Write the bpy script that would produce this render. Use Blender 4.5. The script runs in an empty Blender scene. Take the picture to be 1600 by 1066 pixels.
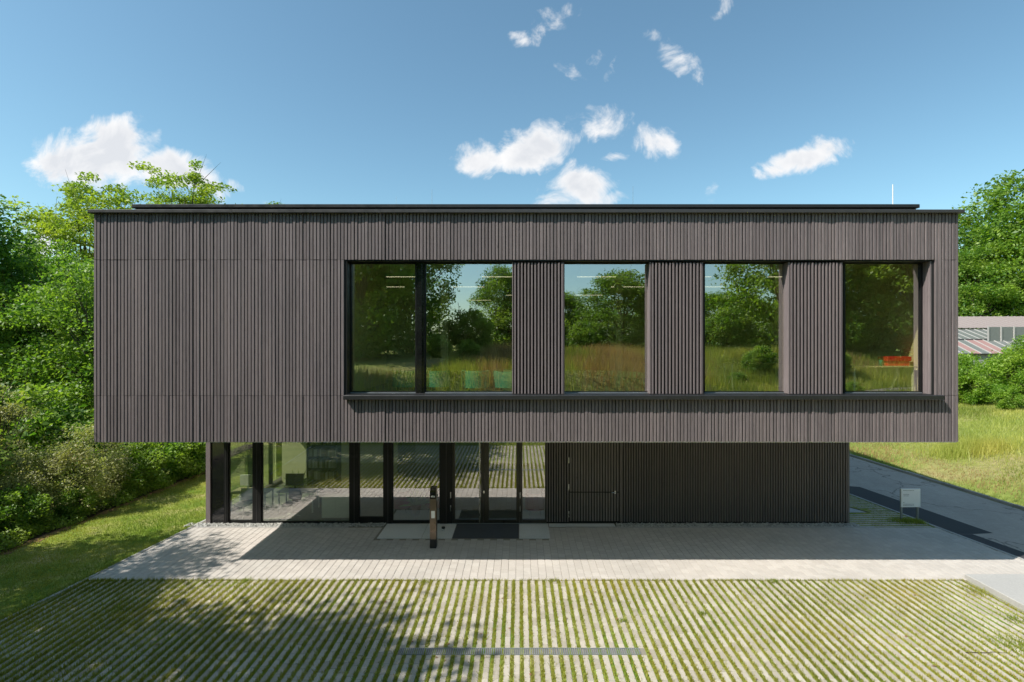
import bpy, math, random
import numpy as np
from mathutils import Vector
R = math.radians
random.seed(7)
scene = bpy.context.scene
COL = scene.collection
# ------------------------------------------------------------------ camera
H_EYE = 6.0            # lens height above the forecourt
cam_d = bpy.data.cameras.new("camera")
cam = bpy.data.objects.new("camera", cam_d)
COL.objects.link(cam)
cam.location = (0, 0, H_EYE)
cam.rotation_euler = (R(90), 0, 0)
cam_d.sensor_width = 36
cam_d.lens = 18.0
cam_d.shift_x = -11 / 1600
cam_d.shift_y = -2 / 1600
cam_d.clip_start = 0.05
cam_d.clip_end = 3000
scene.camera = cam
# ------------------------------------------------------------------ light
SUN_TO = Vector((-2.74, -1.44, 3.5)).normalized()
sun_d = bpy.data.lights.new("sun", 'SUN')
sun_d.energy = 3.1
sun_d.angle = R(0.53)
sun_d.color = (1.0, 0.95, 0.87)
sun = bpy.data.objects.new("sun", sun_d)
COL.objects.link(sun)
sun.rotation_euler = SUN_TO.to_track_quat('Z', 'Y').to_euler()
sun.location = (-30, -15, 40)
scene.view_settings.view_transform = 'Standard'
scene.view_settings.look = 'None'
scene.view_settings.gamma = 1.0
scene.view_settings.use_curve_mapping = False
scene.view_settings.exposure = 1.18
scene.cycles.max_bounces = 14
scene.cycles.transparent_max_bounces = 16
scene.cycles.glossy_bounces = 4
scene.cycles.diffuse_bounces = 8
scene.cycles.transmission_bounces = 8
scene.cycles.caustics_reflective = True
scene.cycles.blur_glossy = 0.12
scene.cycles.caustics_refractive = False
scene.cycles.sample_clamp_indirect = 6.0

# sky with clouds
SKY_STRENGTH = 0.107
world = bpy.data.worlds.new("World")
scene.world = world
world.use_nodes = True
nt = world.node_tree
for n in list(nt.nodes):
    nt.nodes.remove(n)
def wn(t, **k):
    n = nt.nodes.new(t)
    for a, b in k.items():
        setattr(n, a, b)
    return n
def wmath(op, a, b=None, clamp=False):
    n = wn('ShaderNodeMath', operation=op, use_clamp=clamp)
    for i, v in enumerate((a, b)):
        if v is None:
            continue
        if isinstance(v, (int, float)):
            n.inputs[i].default_value = v
        else:
            nt.links.new(v, n.inputs[i])
    return n.outputs[0]
out = wn('ShaderNodeOutputWorld')
sky = wn('ShaderNodeTexSky', sky_type='NISHITA')
sky.sun_disc = False
sky.sun_elevation = math.asin(SUN_TO.z)
sky.sun_rotation = math.atan2(SUN_TO.x, SUN_TO.y) % (2 * math.pi)
sky.air_density = 1.0
sky.dust_density = 0.7
sky.ozone_density = 3.5
bg_sky = wn('ShaderNodeBackground')
bg_sky.inputs['Strength'].default_value = SKY_STRENGTH
grade = wn('ShaderNodeMix', data_type='RGBA', blend_type='MULTIPLY')
grade.inputs[0].default_value = 1.0
grade.inputs[7].default_value = (0.71, 0.83, 0.71, 1)     # colour balance of the photograph's sky
nt.links.new(sky.outputs[0], grade.inputs[6])
nt.links.new(grade.outputs[2], bg_sky.inputs['Color'])
tc = wn('ShaderNodeTexCoord')
sep = wn('ShaderNodeSeparateXYZ')
nt.links.new(tc.outputs['Generated'], sep.inputs[0])
yc = wmath('MAXIMUM', wmath('ABSOLUTE', sep.outputs[1]), 0.08)
uu = wmath('DIVIDE', sep.outputs[0], yc)
vv = wmath('DIVIDE', sep.outputs[2], yc)
uv = wn('ShaderNodeCombineXYZ')
nt.links.new(uu, uv.inputs[0]); nt.links.new(vv, uv.inputs[1])
front = wmath('GREATER_THAN', sep.outputs[1], 0.0)
nt.links.new(front, uv.inputs[2])
# each cloud: centre and half axes as tangents of the bearing, tilt, density
CLOUDS = [
    (-0.845, 0.352, 0.100, 0.060, -4, 1.45), (-0.790, 0.375, 0.080, 0.060, 0, 1.45), (-0.875, 0.345, 0.080, 0.040, 8, 1.45),
    (-0.690, 0.335, 0.105, 0.036, -14, 1.25), (-0.620, 0.300, 0.055, 0.028, -20, .95),
    (-0.935, 0.190, 0.060, 0.050, 20, .9), (-0.56, 0.30, 0.03, 0.014, -10, .5),
    (-0.070, 0.350, 0.070, 0.034, 14, .95), (0.030, 0.372, 0.085, 0.040, 12, 1.3), (0.075, 0.392, 0.055, 0.040, 0, .8),
    (0.155, 0.418, 0.10, 0.034, 8, .62), (0.265, 0.390, 0.046, 0.036, -12, .95), (0.175, 0.354, 0.040, 0.011, 5, .5),
    (0.125, 0.302, 0.070, 0.040, 0, 1.3), (0.080, 0.278, 0.060, 0.024, 0, .75), (0.17, 0.28, 0.05, 0.022, 0, .8), (-0.49, 0.268, 0.02, 0.012, 0, .5),
    (0.555, 0.352, 0.080, 0.028, 12, 1.2), (0.605, 0.370, 0.048, 0.030, 5, .95), (0.50, 0.332, 0.040, 0.020, 14, .8),
    (0.065, 0.618, 0.060, 0.030, 28, .52), (0.005, 0.590, 0.022, 0.020, -30, .5), (0.100, 0.525, 0.042, 0.018, -38, .42),
    (0.143, 0.555, 0.022, 0.025, 30, .48), (0.181, 0.525, 0.012, 0.030, -20, .5), (0.295, 0.560, 0.060, 0.028, -28, .52),
    (0.345, 0.520, 0.018, 0.032, 0, .42), (0.265, 0.585, 0.03, 0.018, -10, .45), (0.395, 0.650, 0.020, 0.040, -30, .45),
    (0.375, 0.275, 0.020, 0.130, -25, .20),
]
n1 = wn('ShaderNodeTexNoise'); n1.inputs['Scale'].default_value = 11.0
n1.inputs['Detail'].default_value = 12.0; n1.inputs['Roughness'].default_value = 0.66; n1.inputs['Distortion'].default_value = 0.6
nt.links.new(uv.outputs[0], n1.inputs['Vector'])
nw = wn('ShaderNodeTexNoise'); nw.inputs['Scale'].default_value = 22.0; nw.inputs['Detail'].default_value = 4.0
nt.links.new(uv.outputs[0], nw.inputs['Vector'])
wob = wn('ShaderNodeVectorMath', operation='MULTIPLY_ADD')
nt.links.new(nw.outputs['Color'], wob.inputs[0])
wob.inputs[1].default_value = (0.06, 0.05, 0); wob.inputs[2].default_value = (-0.03, -0.025, 0)
uvw = wn('ShaderNodeVectorMath', operation='ADD')
nt.links.new(uv.outputs[0], uvw.inputs[0]); nt.links.new(wob.outputs[0], uvw.inputs[1])
uvz = wn('ShaderNodeVectorMath', operation='MULTIPLY'); uvz.inputs[1].default_value = (1, 1, 0)
nt.links.new(uvw.outputs[0], uvz.inputs[0])
acc = None; hgt = None
for (cu, cv, a, b, rot, k) in CLOUDS:
    mp = wn('ShaderNodeMapping', vector_type='TEXTURE')
    mp.inputs['Location'].default_value = (cu, cv, 0)
    mp.inputs['Rotation'].default_value = (0, 0, R(rot))
    mp.inputs['Scale'].default_value = (a, b, 1)
    nt.links.new(uvz.outputs[0], mp.inputs['Vector'])
    ln = wn('ShaderNodeVectorMath', operation='LENGTH')
    nt.links.new(mp.outputs[0], ln.inputs[0])
    m = wmath('MULTIPLY', wmath('SUBTRACT', 1.30, ln.outputs['Value'], True), k * .95)
    acc = m if acc is None else wmath('MAXIMUM', acc, m)
acc = wmath('MULTIPLY', acc, front)
# fair-weather cumulus over the rest of the sky
n2 = wn('ShaderNodeTexNoise'); n2.inputs['Scale'].default_value = 2.6
n2.inputs['Detail'].default_value = 7.0; n2.inputs['Roughness'].default_value = 0.55
nt.links.new(uv.outputs[0], n2.inputs['Vector'])
back = wmath('MULTIPLY', wmath('SUBTRACT', n2.outputs['Fac'], 0.52, True), 4.0)
back = wmath('MULTIPLY', back, wmath('SUBTRACT', 1.0, front))
acc = wmath('MAXIMUM', acc, back)
dens = wmath('ADD', acc, wmath('MULTIPLY', wmath('SUBTRACT', n1.outputs['Fac'], 0.52), 2.3))
dens = wmath('MULTIPLY', dens, wmath('MULTIPLY', acc, 6.0, True))
mr = wn('ShaderNodeMapRange', interpolation_type='SMOOTHSTEP')
mr.inputs['From Min'].default_value = 0.14; mr.inputs['From Max'].default_value = 0.95
mr.inputs['To Max'].default_value = 0.97
nt.links.new(dens, mr.inputs['Value'])
alpha = mr.outputs[0]
cr = wn('ShaderNodeValToRGB')
# underside shade put into the cloud colour as grey: the same field sampled a little higher tells where a cloud has mass above it
cr.color_ramp.elements[0].position = 0.25; cr.color_ramp.elements[0].color = (1.0, 0.99, 0.985, 1)
cr.color_ramp.elements[1].position = 1.25 / 1.6; cr.color_ramp.elements[1].color = (0.74, 0.76, 0.80, 1)
up_v = wn('ShaderNodeVectorMath', operation='ADD'); up_v.inputs[1].default_value = (-0.012, 0.022, 0)
nt.links.new(uv.outputs[0], up_v.inputs[0])
n1b = wn('ShaderNodeTexNoise'); n1b.inputs['Scale'].default_value = 11.0; n1b.inputs['Detail'].default_value = 6.0
n1b.inputs['Roughness'].default_value = 0.6; n1b.inputs['Distortion'].default_value = 0.6
nt.links.new(up_v.outputs[0], n1b.inputs['Vector'])
nt.links.new(wmath('MULTIPLY', wmath('MULTIPLY', acc, n1b.outputs['Fac']), 1.15, True), cr.inputs[0])
bg_cl = wn('ShaderNodeBackground'); bg_cl.inputs['Strength'].default_value = 0.47
nt.links.new(cr.outputs[0], bg_cl.inputs['Color'])
mx = wn('ShaderNodeMixShader')
nt.links.new(alpha, mx.inputs[0]); nt.links.new(bg_sky.outputs[0], mx.inputs[1]); nt.links.new(bg_cl.outputs[0], mx.inputs[2])
nt.links.new(mx.outputs[0], out.inputs['Surface'])

# ------------------------------------------------------------------ materials
def new_mat(name):
    m = bpy.data.materials.new(name); m.use_nodes = True
    for n in list(m.node_tree.nodes):
        m.node_tree.nodes.remove(n)
    return m
class NT:
    def __init__(s, m):
        s.t = m.node_tree
        s.out = s.n('ShaderNodeOutputMaterial')
    def n(s, t, **k):
        n = s.t.nodes.new(t)
        for a, b in k.items():
            setattr(n, a, b)
        return n
    def l(s, a, b):
        s.t.links.new(a, b)
    def val(s, sock, v):
        if isinstance(v, (int, float, tuple)):
            sock.default_value = v
        else:
            s.l(v, sock)
    def math(s, op, a, b=None, clamp=False):
        n = s.n('ShaderNodeMath', operation=op, use_clamp=clamp)
        s.val(n.inputs[0], a)
        if b is not None:
            s.val(n.inputs[1], b)
        return n.outputs[0]
    def pos(s, scale=(1, 1, 1)):
        g = s.n('ShaderNodeNewGeometry')
        m = s.n('ShaderNodeVectorMath', operation='MULTIPLY')
        s.l(g.outputs['Position'], m.inputs[0]); m.inputs[1].default_value = scale
        return m.outputs[0]
    def noise(s, vec, scale, detail=4, rough=0.55):
        n = s.n('ShaderNodeTexNoise')
        s.l(vec, n.inputs['Vector']); n.inputs['Scale'].default_value = scale
        n.inputs['Detail'].default_value = detail; n.inputs['Roughness'].default_value = rough
        return n.outputs['Fac']
    def ramp(s, fac, stops):
        r = s.n('ShaderNodeValToRGB')
        e = r.color_ramp.elements
        while len(e) < len(stops):
            e.new(0.5)
        for i, (p, c) in enumerate(stops):
            e[i].position = p
            e[i].color = (c[0], c[1], c[2], 1) if not isinstance(c, (int, float)) else (c, c, c, 1)
        s.l(fac, r.inputs[0])
        return r.outputs[0]
    def mix(s, f, a, b, mode='MIX'):
        n = s.n('ShaderNodeMix', data_type='RGBA', blend_type=mode)
        s.val(n.inputs[0], f)
        s.val(n.inputs[6], a if not isinstance(a, tuple) else a + (1,))
        s.val(n.inputs[7], b if not isinstance(b, tuple) else b + (1,))
        return n.outputs[2]
    def attr(s, name='v'):
        a = s.n('ShaderNodeAttribute', attribute_name=name)
        return a.outputs['Fac']
    def bsdf(s, col, rough=0.6, metal=0.0, spec=0.5, bump=None, bstr=0.3, bdist=0.01):
        p = s.n('ShaderNodeBsdfPrincipled')
        s.val(p.inputs['Base Color'], col if not isinstance(col, tuple) else col + (1,))
        s.val(p.inputs['Roughness'], rough)
        p.inputs['Metallic'].default_value = metal
        p.inputs['Specular IOR Level'].default_value = spec
        if bump is not None:
            b = s.n('ShaderNodeBump'); b.inputs['Strength'].default_value = bstr
            b.inputs['Distance'].default_value = bdist
            s.l(bump, b.inputs['Height']); s.l(b.outputs[0], p.inputs['Normal'])
        return p.outputs[0]
    def done(s, sh):
        s.l(sh, s.out.inputs['Surface'])
def M_plain(name, col, rough=0.5, metal=0.0, spec=0.5, vary=0.12, scale=6.0):
    m = new_mat(name); t = NT(m)
    f = t.noise(t.pos(), scale, 5)
    c = t.mix(f, tuple(x * (1 - vary) for x in col), tuple(min(1, x * (1 + vary)) for x in col))
    r = t.ramp(f, [(0.3, max(0, rough - 0.08)), (0.7, min(1, rough + 0.08))])
    t.done(t.bsdf(c, r, metal, spec)); return m
def M_wood(name, col, vary=0.35):
    m = new_mat(name); t = NT(m)
    v = t.attr()
    g = t.noise(t.pos((28, 28, 1.1)), 3.0, 6, 0.65)
    blot = t.noise(t.pos((1, 1, 0.35)), 0.9, 4)
    kn = t.noise(t.pos((9, 9, 2.2)), 1.3, 2)
    c = t.mix(v, tuple(x * (1 - vary) for x in col), tuple(x * (1 + vary) for x in col))
    c = t.mix(0.9, c, t.ramp(g, [(0.25, 0.62), (0.5, 0.98), (0.75, 1.22)]), 'MULTIPLY')
    c = t.mix(0.55, c, t.ramp(blot, [(0.3, (0.82, 0.80, 0.82)), (0.7, (1.14, 1.10, 1.08))]), 'MULTIPLY')
    c = t.mix(t.ramp(kn, [(0.70, 0.0), (0.78, 0.55)]), c, tuple(x * 0.45 for x in col))
    st = t.noise(t.pos((3.2, 3.2, 0.22)), 1.6, 5, 0.6)
    c = t.mix(0.4, c, t.ramp(st, [(0.32, (0.74, 0.73, 0.74)), (0.5, (1.0, 1.0, 1.0)), (0.68, (1.16, 1.12, 1.06))]), 'MULTIPLY')
    t.done(t.bsdf(c, 0.72, 0, 0.3, g, 0.35, 0.004)); return m
def M_leaf(name, dark, light, trans=0.32):
    m = new_mat(name); t = NT(m)
    v = t.attr()
    c = t.mix(v, dark, light)
    oi = t.n('ShaderNodeObjectInfo')
    c = t.mix(t.math('MULTIPLY', oi.outputs['Random'], 0.25), c, tuple(x * 0.6 for x in dark))
    hz = t.noise(t.pos(), 0.45, 3, 0.5)
    c = t.mix(t.ramp(hz, [(0.50, 0.0), (0.72, 0.40)]), c, (light[0] * 1.15 + .02, light[1] * .92, light[2] * .9))
    c = t.mix(t.ramp(t.noise(t.pos(), 1.7, 2, 0.5), [(0.56, 0.0), (0.74, 0.40)]), c, (dark[0] * 1.3, dark[1] * .9, dark[2] * 1.8))
    p = t.bsdf(c, 0.5, 0, 0.45)
    tr = t.n('ShaderNodeBsdfTranslucent')
    c2 = t.mix(1.0, c, (1.25, 1.35, 0.55), 'MULTIPLY')
    t.l(c2, tr.inputs['Color'])
    mx = t.n('ShaderNodeMixShader'); mx.inputs[0].default_value = trans
    t.l(p, mx.inputs[1]); t.l(tr.outputs[0], mx.inputs[2])
    t.done(mx.outputs[0]); return m
def M_stone(name, a, b, grain=60, rough=0.85, bstr=0.35, stain=None):
    m = new_mat(name); t = NT(m)
    v = t.attr()
    c = t.mix(v, a, b)
    g = t.noise(t.pos(), grain, 5, 0.7)
    big = t.noise(t.pos(), 0.55, 5, 0.6)
    c = t.mix(0.8, c, t.ramp(g, [(0.3, 0.8), (0.7, 1.15)]), 'MULTIPLY')
    c = t.mix(0.8, c, t.ramp(big, [(0.3, (0.86, 0.87, 0.86)), (0.7, (1.08, 1.07, 1.05))]), 'MULTIPLY')
    if stain:
        s = t.noise(t.pos(), 3.5, 6, 0.7)
        c = t.mix(t.ramp(s, [(0.55, 0.0), (0.72, 0.55)]), c, stain)
    t.done(t.bsdf(c, rough, 0, 0.3, g, bstr, 0.004)); return m
def M_emit(name, col, st):
    m = new_mat(name); t = NT(m)
    e = t.n('ShaderNodeEmission'); e.inputs[0].default_value = col + (1,); e.inputs[1].default_value = st
    t.done(e.outputs[0]); return m
def M_glass(name, tint, refl, bump=0.0):
    m = new_mat(name); t = NT(m)
    tr = t.n('ShaderNodeBsdfTransparent'); tr.inputs[0].default_value = tint + (1,)
    gl = t.n('ShaderNodeBsdfGlossy'); gl.inputs['Roughness'].default_value = 0.0
    gl.inputs['Color'].default_value = (0.95, 0.95, 0.95, 1)
    if bump:
        b = t.n('ShaderNodeBump'); b.inputs['Strength'].default_value = bump; b.inputs['Distance'].default_value = 0.02
        t.l(t.noise(t.pos(), 0.7, 1), b.inputs['Height']); t.l(b.outputs[0], gl.inputs['Normal'])
    fr = t.n('ShaderNodeLayerWeight'); fr.inputs['Blend'].default_value = 0.5      # the same from both sides
    f = t.math('ADD', t.math('MULTIPLY', t.math('POWER', fr.outputs['Facing'], 5.0), 1.0 - refl), refl, True)
    mx = t.n('ShaderNodeMixShader'); t.l(f, mx.inputs[0])
    t.l(tr.outputs[0], mx.inputs[1]); t.l(gl.outputs[0], mx.inputs[2])
    t.done(mx.outputs[0]); return m

MT = {}
MT['wood'] = M_wood('weathered_grey_wood', (0.172, 0.145, 0.147), 0.13)
MT['fin'] = M_wood('dark_wood_fin', (0.165, 0.148, 0.14), 0.12)
MT['backing'] = M_plain('black_membrane', (0.012, 0.012, 0.012), 0.8)
MT['metal'] = M_plain('anthracite_metal', (0.022, 0.022, 0.023), 0.38, 0.0, 0.5)
MT['capmetal'] = M_plain('roof_edge_metal', (0.045, 0.042, 0.042), 0.42, 0.0, 0.5)
MT['frame'] = M_plain('black_window_frame', (0.010, 0.010, 0.010), 0.42, 0, 0.3)
MT['doorframe'] = M_plain('bronze_black_door_frame', (0.030, 0.027, 0.020), 0.35, 0, 0.5)
MT['panel'] = M_plain('black_gloss_panel', (0.008, 0.008, 0.009), 0.08, 0, 0.8)
MT['glass_up'] = M_glass('coated_upper_glass', (0.97, 0.96, 0.74), 0.46, 0.015)
MT['glass_gr'] = M_glass('coated_ground_glass', (0.90, 0.97, 0.80), 0.45, 0.015)
MT['olive'] = M_plain('cream_interior_wall', (0.72, 0.70, 0.48), 0.8)
MT['white'] = M_plain('white_paint', (0.78, 0.78, 0.76), 0.5, 0, 0.5, 0.04)
MT['greywall'] = M_plain('grey_interior', (0.35, 0.35, 0.32), 0.8)
MT['floor'] = M_plain('grey_linoleum', (0.22, 0.22, 0.20), 0.5)
MT['lamp'] = M_emit('lamp_tube', (1.0, 0.93, 0.74), 0.75)
MT['steel'] = M_plain('brushed_steel', (0.62, 0.62, 0.60), 0.28, 1.0)
MT['zinc'] = M_plain('galvanised_steel', (0.30, 0.33, 0.35), 0.45, 0.6)
MT['bronze'] = M_plain('bronze_anodised', (0.17, 0.135, 0.105), 0.33, 0.75)
MT['black'] = M_plain('black_plastic', (0.015, 0.015, 0.015), 0.5)
MT['brick'] = M_stone('concrete_paver', (0.44, 0.402, 0.368), (0.495, 0.457, 0.42), 55, 0.85, 0.35, (0.36, 0.33, 0.29))
MT['stone'] = M_stone('grass_joint_stone', (0.335, 0.30, 0.245), (0.455, 0.415, 0.35), 45, 0.9, 0.4, (0.26, 0.25, 0.14))
MT['bed'] = M_stone('sand_joint', (0.20, 0.18, 0.15), (0.24, 0.22, 0.18), 90)
MT['soil'] = M_stone('garden_soil', (0.055, 0.045, 0.028), (0.085, 0.068, 0.04), 30)
MT['rustsoil'] = M_stone('leaf_litter', (0.20, 0.115, 0.06), (0.28, 0.17, 0.09), 22)
MT['slab'] = M_stone('smooth_concrete', (0.35, 0.34, 0.33), (0.40, 0.39, 0.375), 25, 0.75, 0.12)
MT['entry'] = M_stone('pale_entrance_concrete', (0.56, 0.57, 0.57), (0.60, 0.61, 0.61), 25, 0.7, 0.1)
MT['kerb'] = M_stone('kerb_stone', (0.27, 0.25, 0.22), (0.36, 0.33, 0.30), 40)
MT['asphalt'] = M_stone('weathered_asphalt', (0.37, 0.335, 0.30), (0.41, 0.375, 0.335), 130, 0.9, 0.5)
def M_asphalt():
    m = new_mat('weathered_asphalt'); t = NT(m)
    g = t.noise(t.pos(), 140, 4, 0.75); big = t.noise(t.pos((1, .45, 1)), 0.7, 6, 0.65); mid = t.noise(t.pos(), 6, 5, 0.7)
    c = t.ramp(big, [(0.3, (0.34, 0.295, 0.255)), (0.7, (0.43, 0.375, 0.325))])
    c = t.mix(0.9, c, t.ramp(g, [(0.3, 0.72), (0.7, 1.25)]), 'MULTIPLY')
    c = t.mix(0.7, c, t.ramp(mid, [(0.3, 0.85), (0.7, 1.1)]), 'MULTIPLY')
    v = t.n('ShaderNodeTexVoronoi', feature='DISTANCE_TO_EDGE'); v.inputs['Scale'].default_value = 0.33
    w = t.n('ShaderNodeVectorMath', operation='ADD'); t.l(t.pos(), w.inputs[0])
    wn_ = t.n('ShaderNodeTexNoise'); wn_.inputs['Scale'].default_value = 1.5; wn_.inputs['Detail'].default_value = 5; t.l(t.pos(), wn_.inputs['Vector'])
    t.l(wn_.outputs['Color'], w.inputs[1]); t.l(w.outputs[0], v.inputs['Vector'])
    c = t.mix(t.ramp(v.outputs['Distance'], [(0.0, 0.75), (0.012, 0.0)]), c, (0.08, 0.075, 0.07))
    t.done(t.bsdf(c, 0.92, 0, 0.3, g, 0.5, 0.004)); return m
MT['asphalt'] = M_asphalt()
MT['newasphalt'] = M_stone('fresh_asphalt', (0.045, 0.046, 0.05), (0.05, 0.05, 0.055), 150, 0.85, 0.5)
MT['gravel'] = M_stone('pale_gravel', (0.22, 0.22, 0.21), (0.50, 0.49, 0.46), 50)
MT['mat'] = M_plain('dark_entrance_mat', (0.065, 0.068, 0.075), 0.9)
MT['turf'] = M_leaf('lawn_blade', (0.13, 0.225, 0.028), (0.43, 0.41, 0.10), 0.45)
MT['joint'] = M_leaf('joint_grass', (0.19, 0.215, 0.025), (0.46, 0.425, 0.075), 0.42)
MT['meadow'] = M_leaf('meadow_blade', (0.27, 0.34, 0.05), (0.55, 0.56, 0.16), 0.42)
MT['meadow_red'] = M_leaf('dry_seed_grass', (0.30, 0.18, 0.08), (0.54, 0.40, 0.19), 0.35)
MT['meadow_green'] = M_leaf('green_meadow_blade', (0.14, 0.21, 0.03), (0.36, 0.39, 0.08), 0.4)
MT['leaf_dark'] = M_leaf('dark_leaf', (0.038, 0.125, 0.014), (0.17, 0.33, 0.035), 0.44)
MT['leaf_mid'] = M_leaf('mid_leaf', (0.07, 0.175, 0.022), (0.29, 0.43, 0.06), 0.48)
MT['leaf_bright'] = M_leaf('bright_leaf', (0.16, 0.27, 0.03), (0.38, 0.46, 0.07), 0.46)
MT['leaf_olive'] = M_leaf('olive_leaf', (0.22, 0.25, 0.09), (0.46, 0.47, 0.21), 0.42)
MT['leaf_shrub'] = M_leaf('shrub_leaf', (0.08, 0.20, 0.024), (0.34, 0.47, 0.075), 0.5)
MT['leaf_fresh'] = M_leaf('fresh_bush_leaf', (0.11, 0.24, 0.02), (0.31, 0.46, 0.05), 0.48)
MT['leaf_flower'] = M_leaf('flower_petal', (0.45, 0.20, 0.08), (0.6, 0.35, 0.12), 0.3)
MT['bark'] = M_stone('bark', (0.055, 0.045, 0.033), (0.09, 0.075, 0.055), 18, 0.95, 0.6)
MT['teal'] = M_plain('teal_fabric', (0.012, 0.25, 0.215), 0.85)
MT['red'] = M_plain('red_lacquer', (0.72, 0.014, 0.018), 0.5)
MT['redfab'] = M_plain('dark_red_fabric', (0.30, 0.035, 0.05), 0.9)
MT['tabletop'] = M_plain('pale_oak_top', (0.52, 0.46, 0.30), 0.5)
MT['terracotta'] = M_plain('terracotta', (0.32, 0.12, 0.06), 0.8)
MT['book'] = M_stone('book_spines', (0.10, 0.08, 0.06), (0.70, 0.66, 0.60), 8)
MT['screen'] = M_plain('black_screen', (0.008, 0.008, 0.01), 0.15)
MT['signface'] = M_plain('white_sign_sheet', (0.84, 0.84, 0.84), 0.4, 0, 0.5, 0.02)
MT['ink'] = M_plain('grey_ink', (0.22, 0.22, 0.23), 0.6)
MT['ghroof'] = M_plain('pink_corrugated_roof', (0.27, 0.225, 0.21), 0.85)
MT['ghglass'] = M_plain('dull_greenhouse_glass', (0.15, 0.16, 0.15), 0.35, 0, 0.5)
MT['ghred'] = M_plain('faded_red_panel', (0.28, 0.165, 0.15), 0.75)
MT['ghbar'] = M_plain('pale_glazing_bar', (0.38, 0.365, 0.34), 0.75)
MT['ghwall'] = M_plain('grey_plinth_wall', (0.28, 0.29, 0.28), 0.8)

def M_ground():
    m = new_mat('meadow_ground'); t = NT(m)
    a = t.noise(t.pos(), 0.25, 6, 0.6); b = t.noise(t.pos(), 4.0, 5, 0.7)
    c = t.ramp(a, [(0.3, (0.11, 0.17, 0.03)), (0.5, (0.20, 0.23, 0.06)), (0.7, (0.28, 0.24, 0.11))])
    c = t.mix(0.8, c, t.ramp(b, [(0.3, 0.6), (0.7, 1.3)]), 'MULTIPLY')
    t.done(t.bsdf(c, 0.95, 0, 0.1, b, 0.8, 0.05)); return m
MT['ground'] = M_ground()
def M_lawn():
    m = new_mat('lawn_ground'); t = NT(m)
    a = t.noise(t.pos(), 0.8, 6, 0.65); b = t.noise(t.pos(), 25.0, 5, 0.7)
    c = t.ramp(a, [(0.35, (0.11, 0.20, 0.025)), (0.52, (0.25, 0.29, 0.06)), (0.70, (0.42, 0.36, 0.17))])
    c = t.mix(0.9, c, t.ramp(b, [(0.3, 0.5), (0.7, 1.35)]), 'MULTIPLY')
    t.done(t.bsdf(c, 0.95, 0, 0.1, b, 0.9, 0.03)); return m
MT['lawn'] = M_lawn()

# ------------------------------------------------------------------ mesh helpers
WLOC = {}
def wloc(o):
    return WLOC.get(o.name, Vector((0, 0, 0))) if o is not None else Vector((0, 0, 0))
def mesh_np(name, V, F, val=None, smooth=False):
    """V (n,3), F (m,k) with constant k"""
    me = bpy.data.meshes.new(name)
    V = np.asarray(V, dtype=np.float32); F = np.asarray(F, dtype=np.int32)
    k = F.shape[1]
    me.vertices.add(len(V)); me.vertices.foreach_set('co', V.ravel())
    me.loops.add(F.size); me.loops.foreach_set('vertex_index', F.ravel())
    me.polygons.add(len(F))
    me.polygons.foreach_set('loop_start', np.arange(0, F.size, k, dtype=np.int32))
    me.polygons.foreach_set('loop_total', np.full(len(F), k, dtype=np.int32))
    if smooth:
        me.polygons.foreach_set('use_smooth', np.ones(len(F), dtype=bool))
    if val is not None:
        a = me.attributes.new('v', 'FLOAT', 'FACE')
        a.data.foreach_set('value', np.asarray(val, dtype=np.float32))
    me.update(calc_edges=True)
    return me
def link(name, me, mat, parent=None):
    if mat is not None and len(me.materials) == 0:
        me.materials.append(mat)
    o = bpy.data.objects.new(name, me); COL.objects.link(o)
    if parent is not None:
        o.parent = parent
        WLOC[o.name] = wloc(parent)
    return o
def tag(o, label=None, cat=None, group=None, kind=None):
    if label: o['label'] = label
    if cat: o['category'] = cat
    if group: o['group'] = group
    if kind: o['kind'] = kind
    return o
def empty(name, loc, label=None, cat=None, group=None):
    o = bpy.data.objects.new(name, None); COL.objects.link(o)
    o.location = loc; o.empty_display_size = 0.3
    WLOC[o.name] = Vector(loc)
    return tag(o, label, cat, group)
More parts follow.
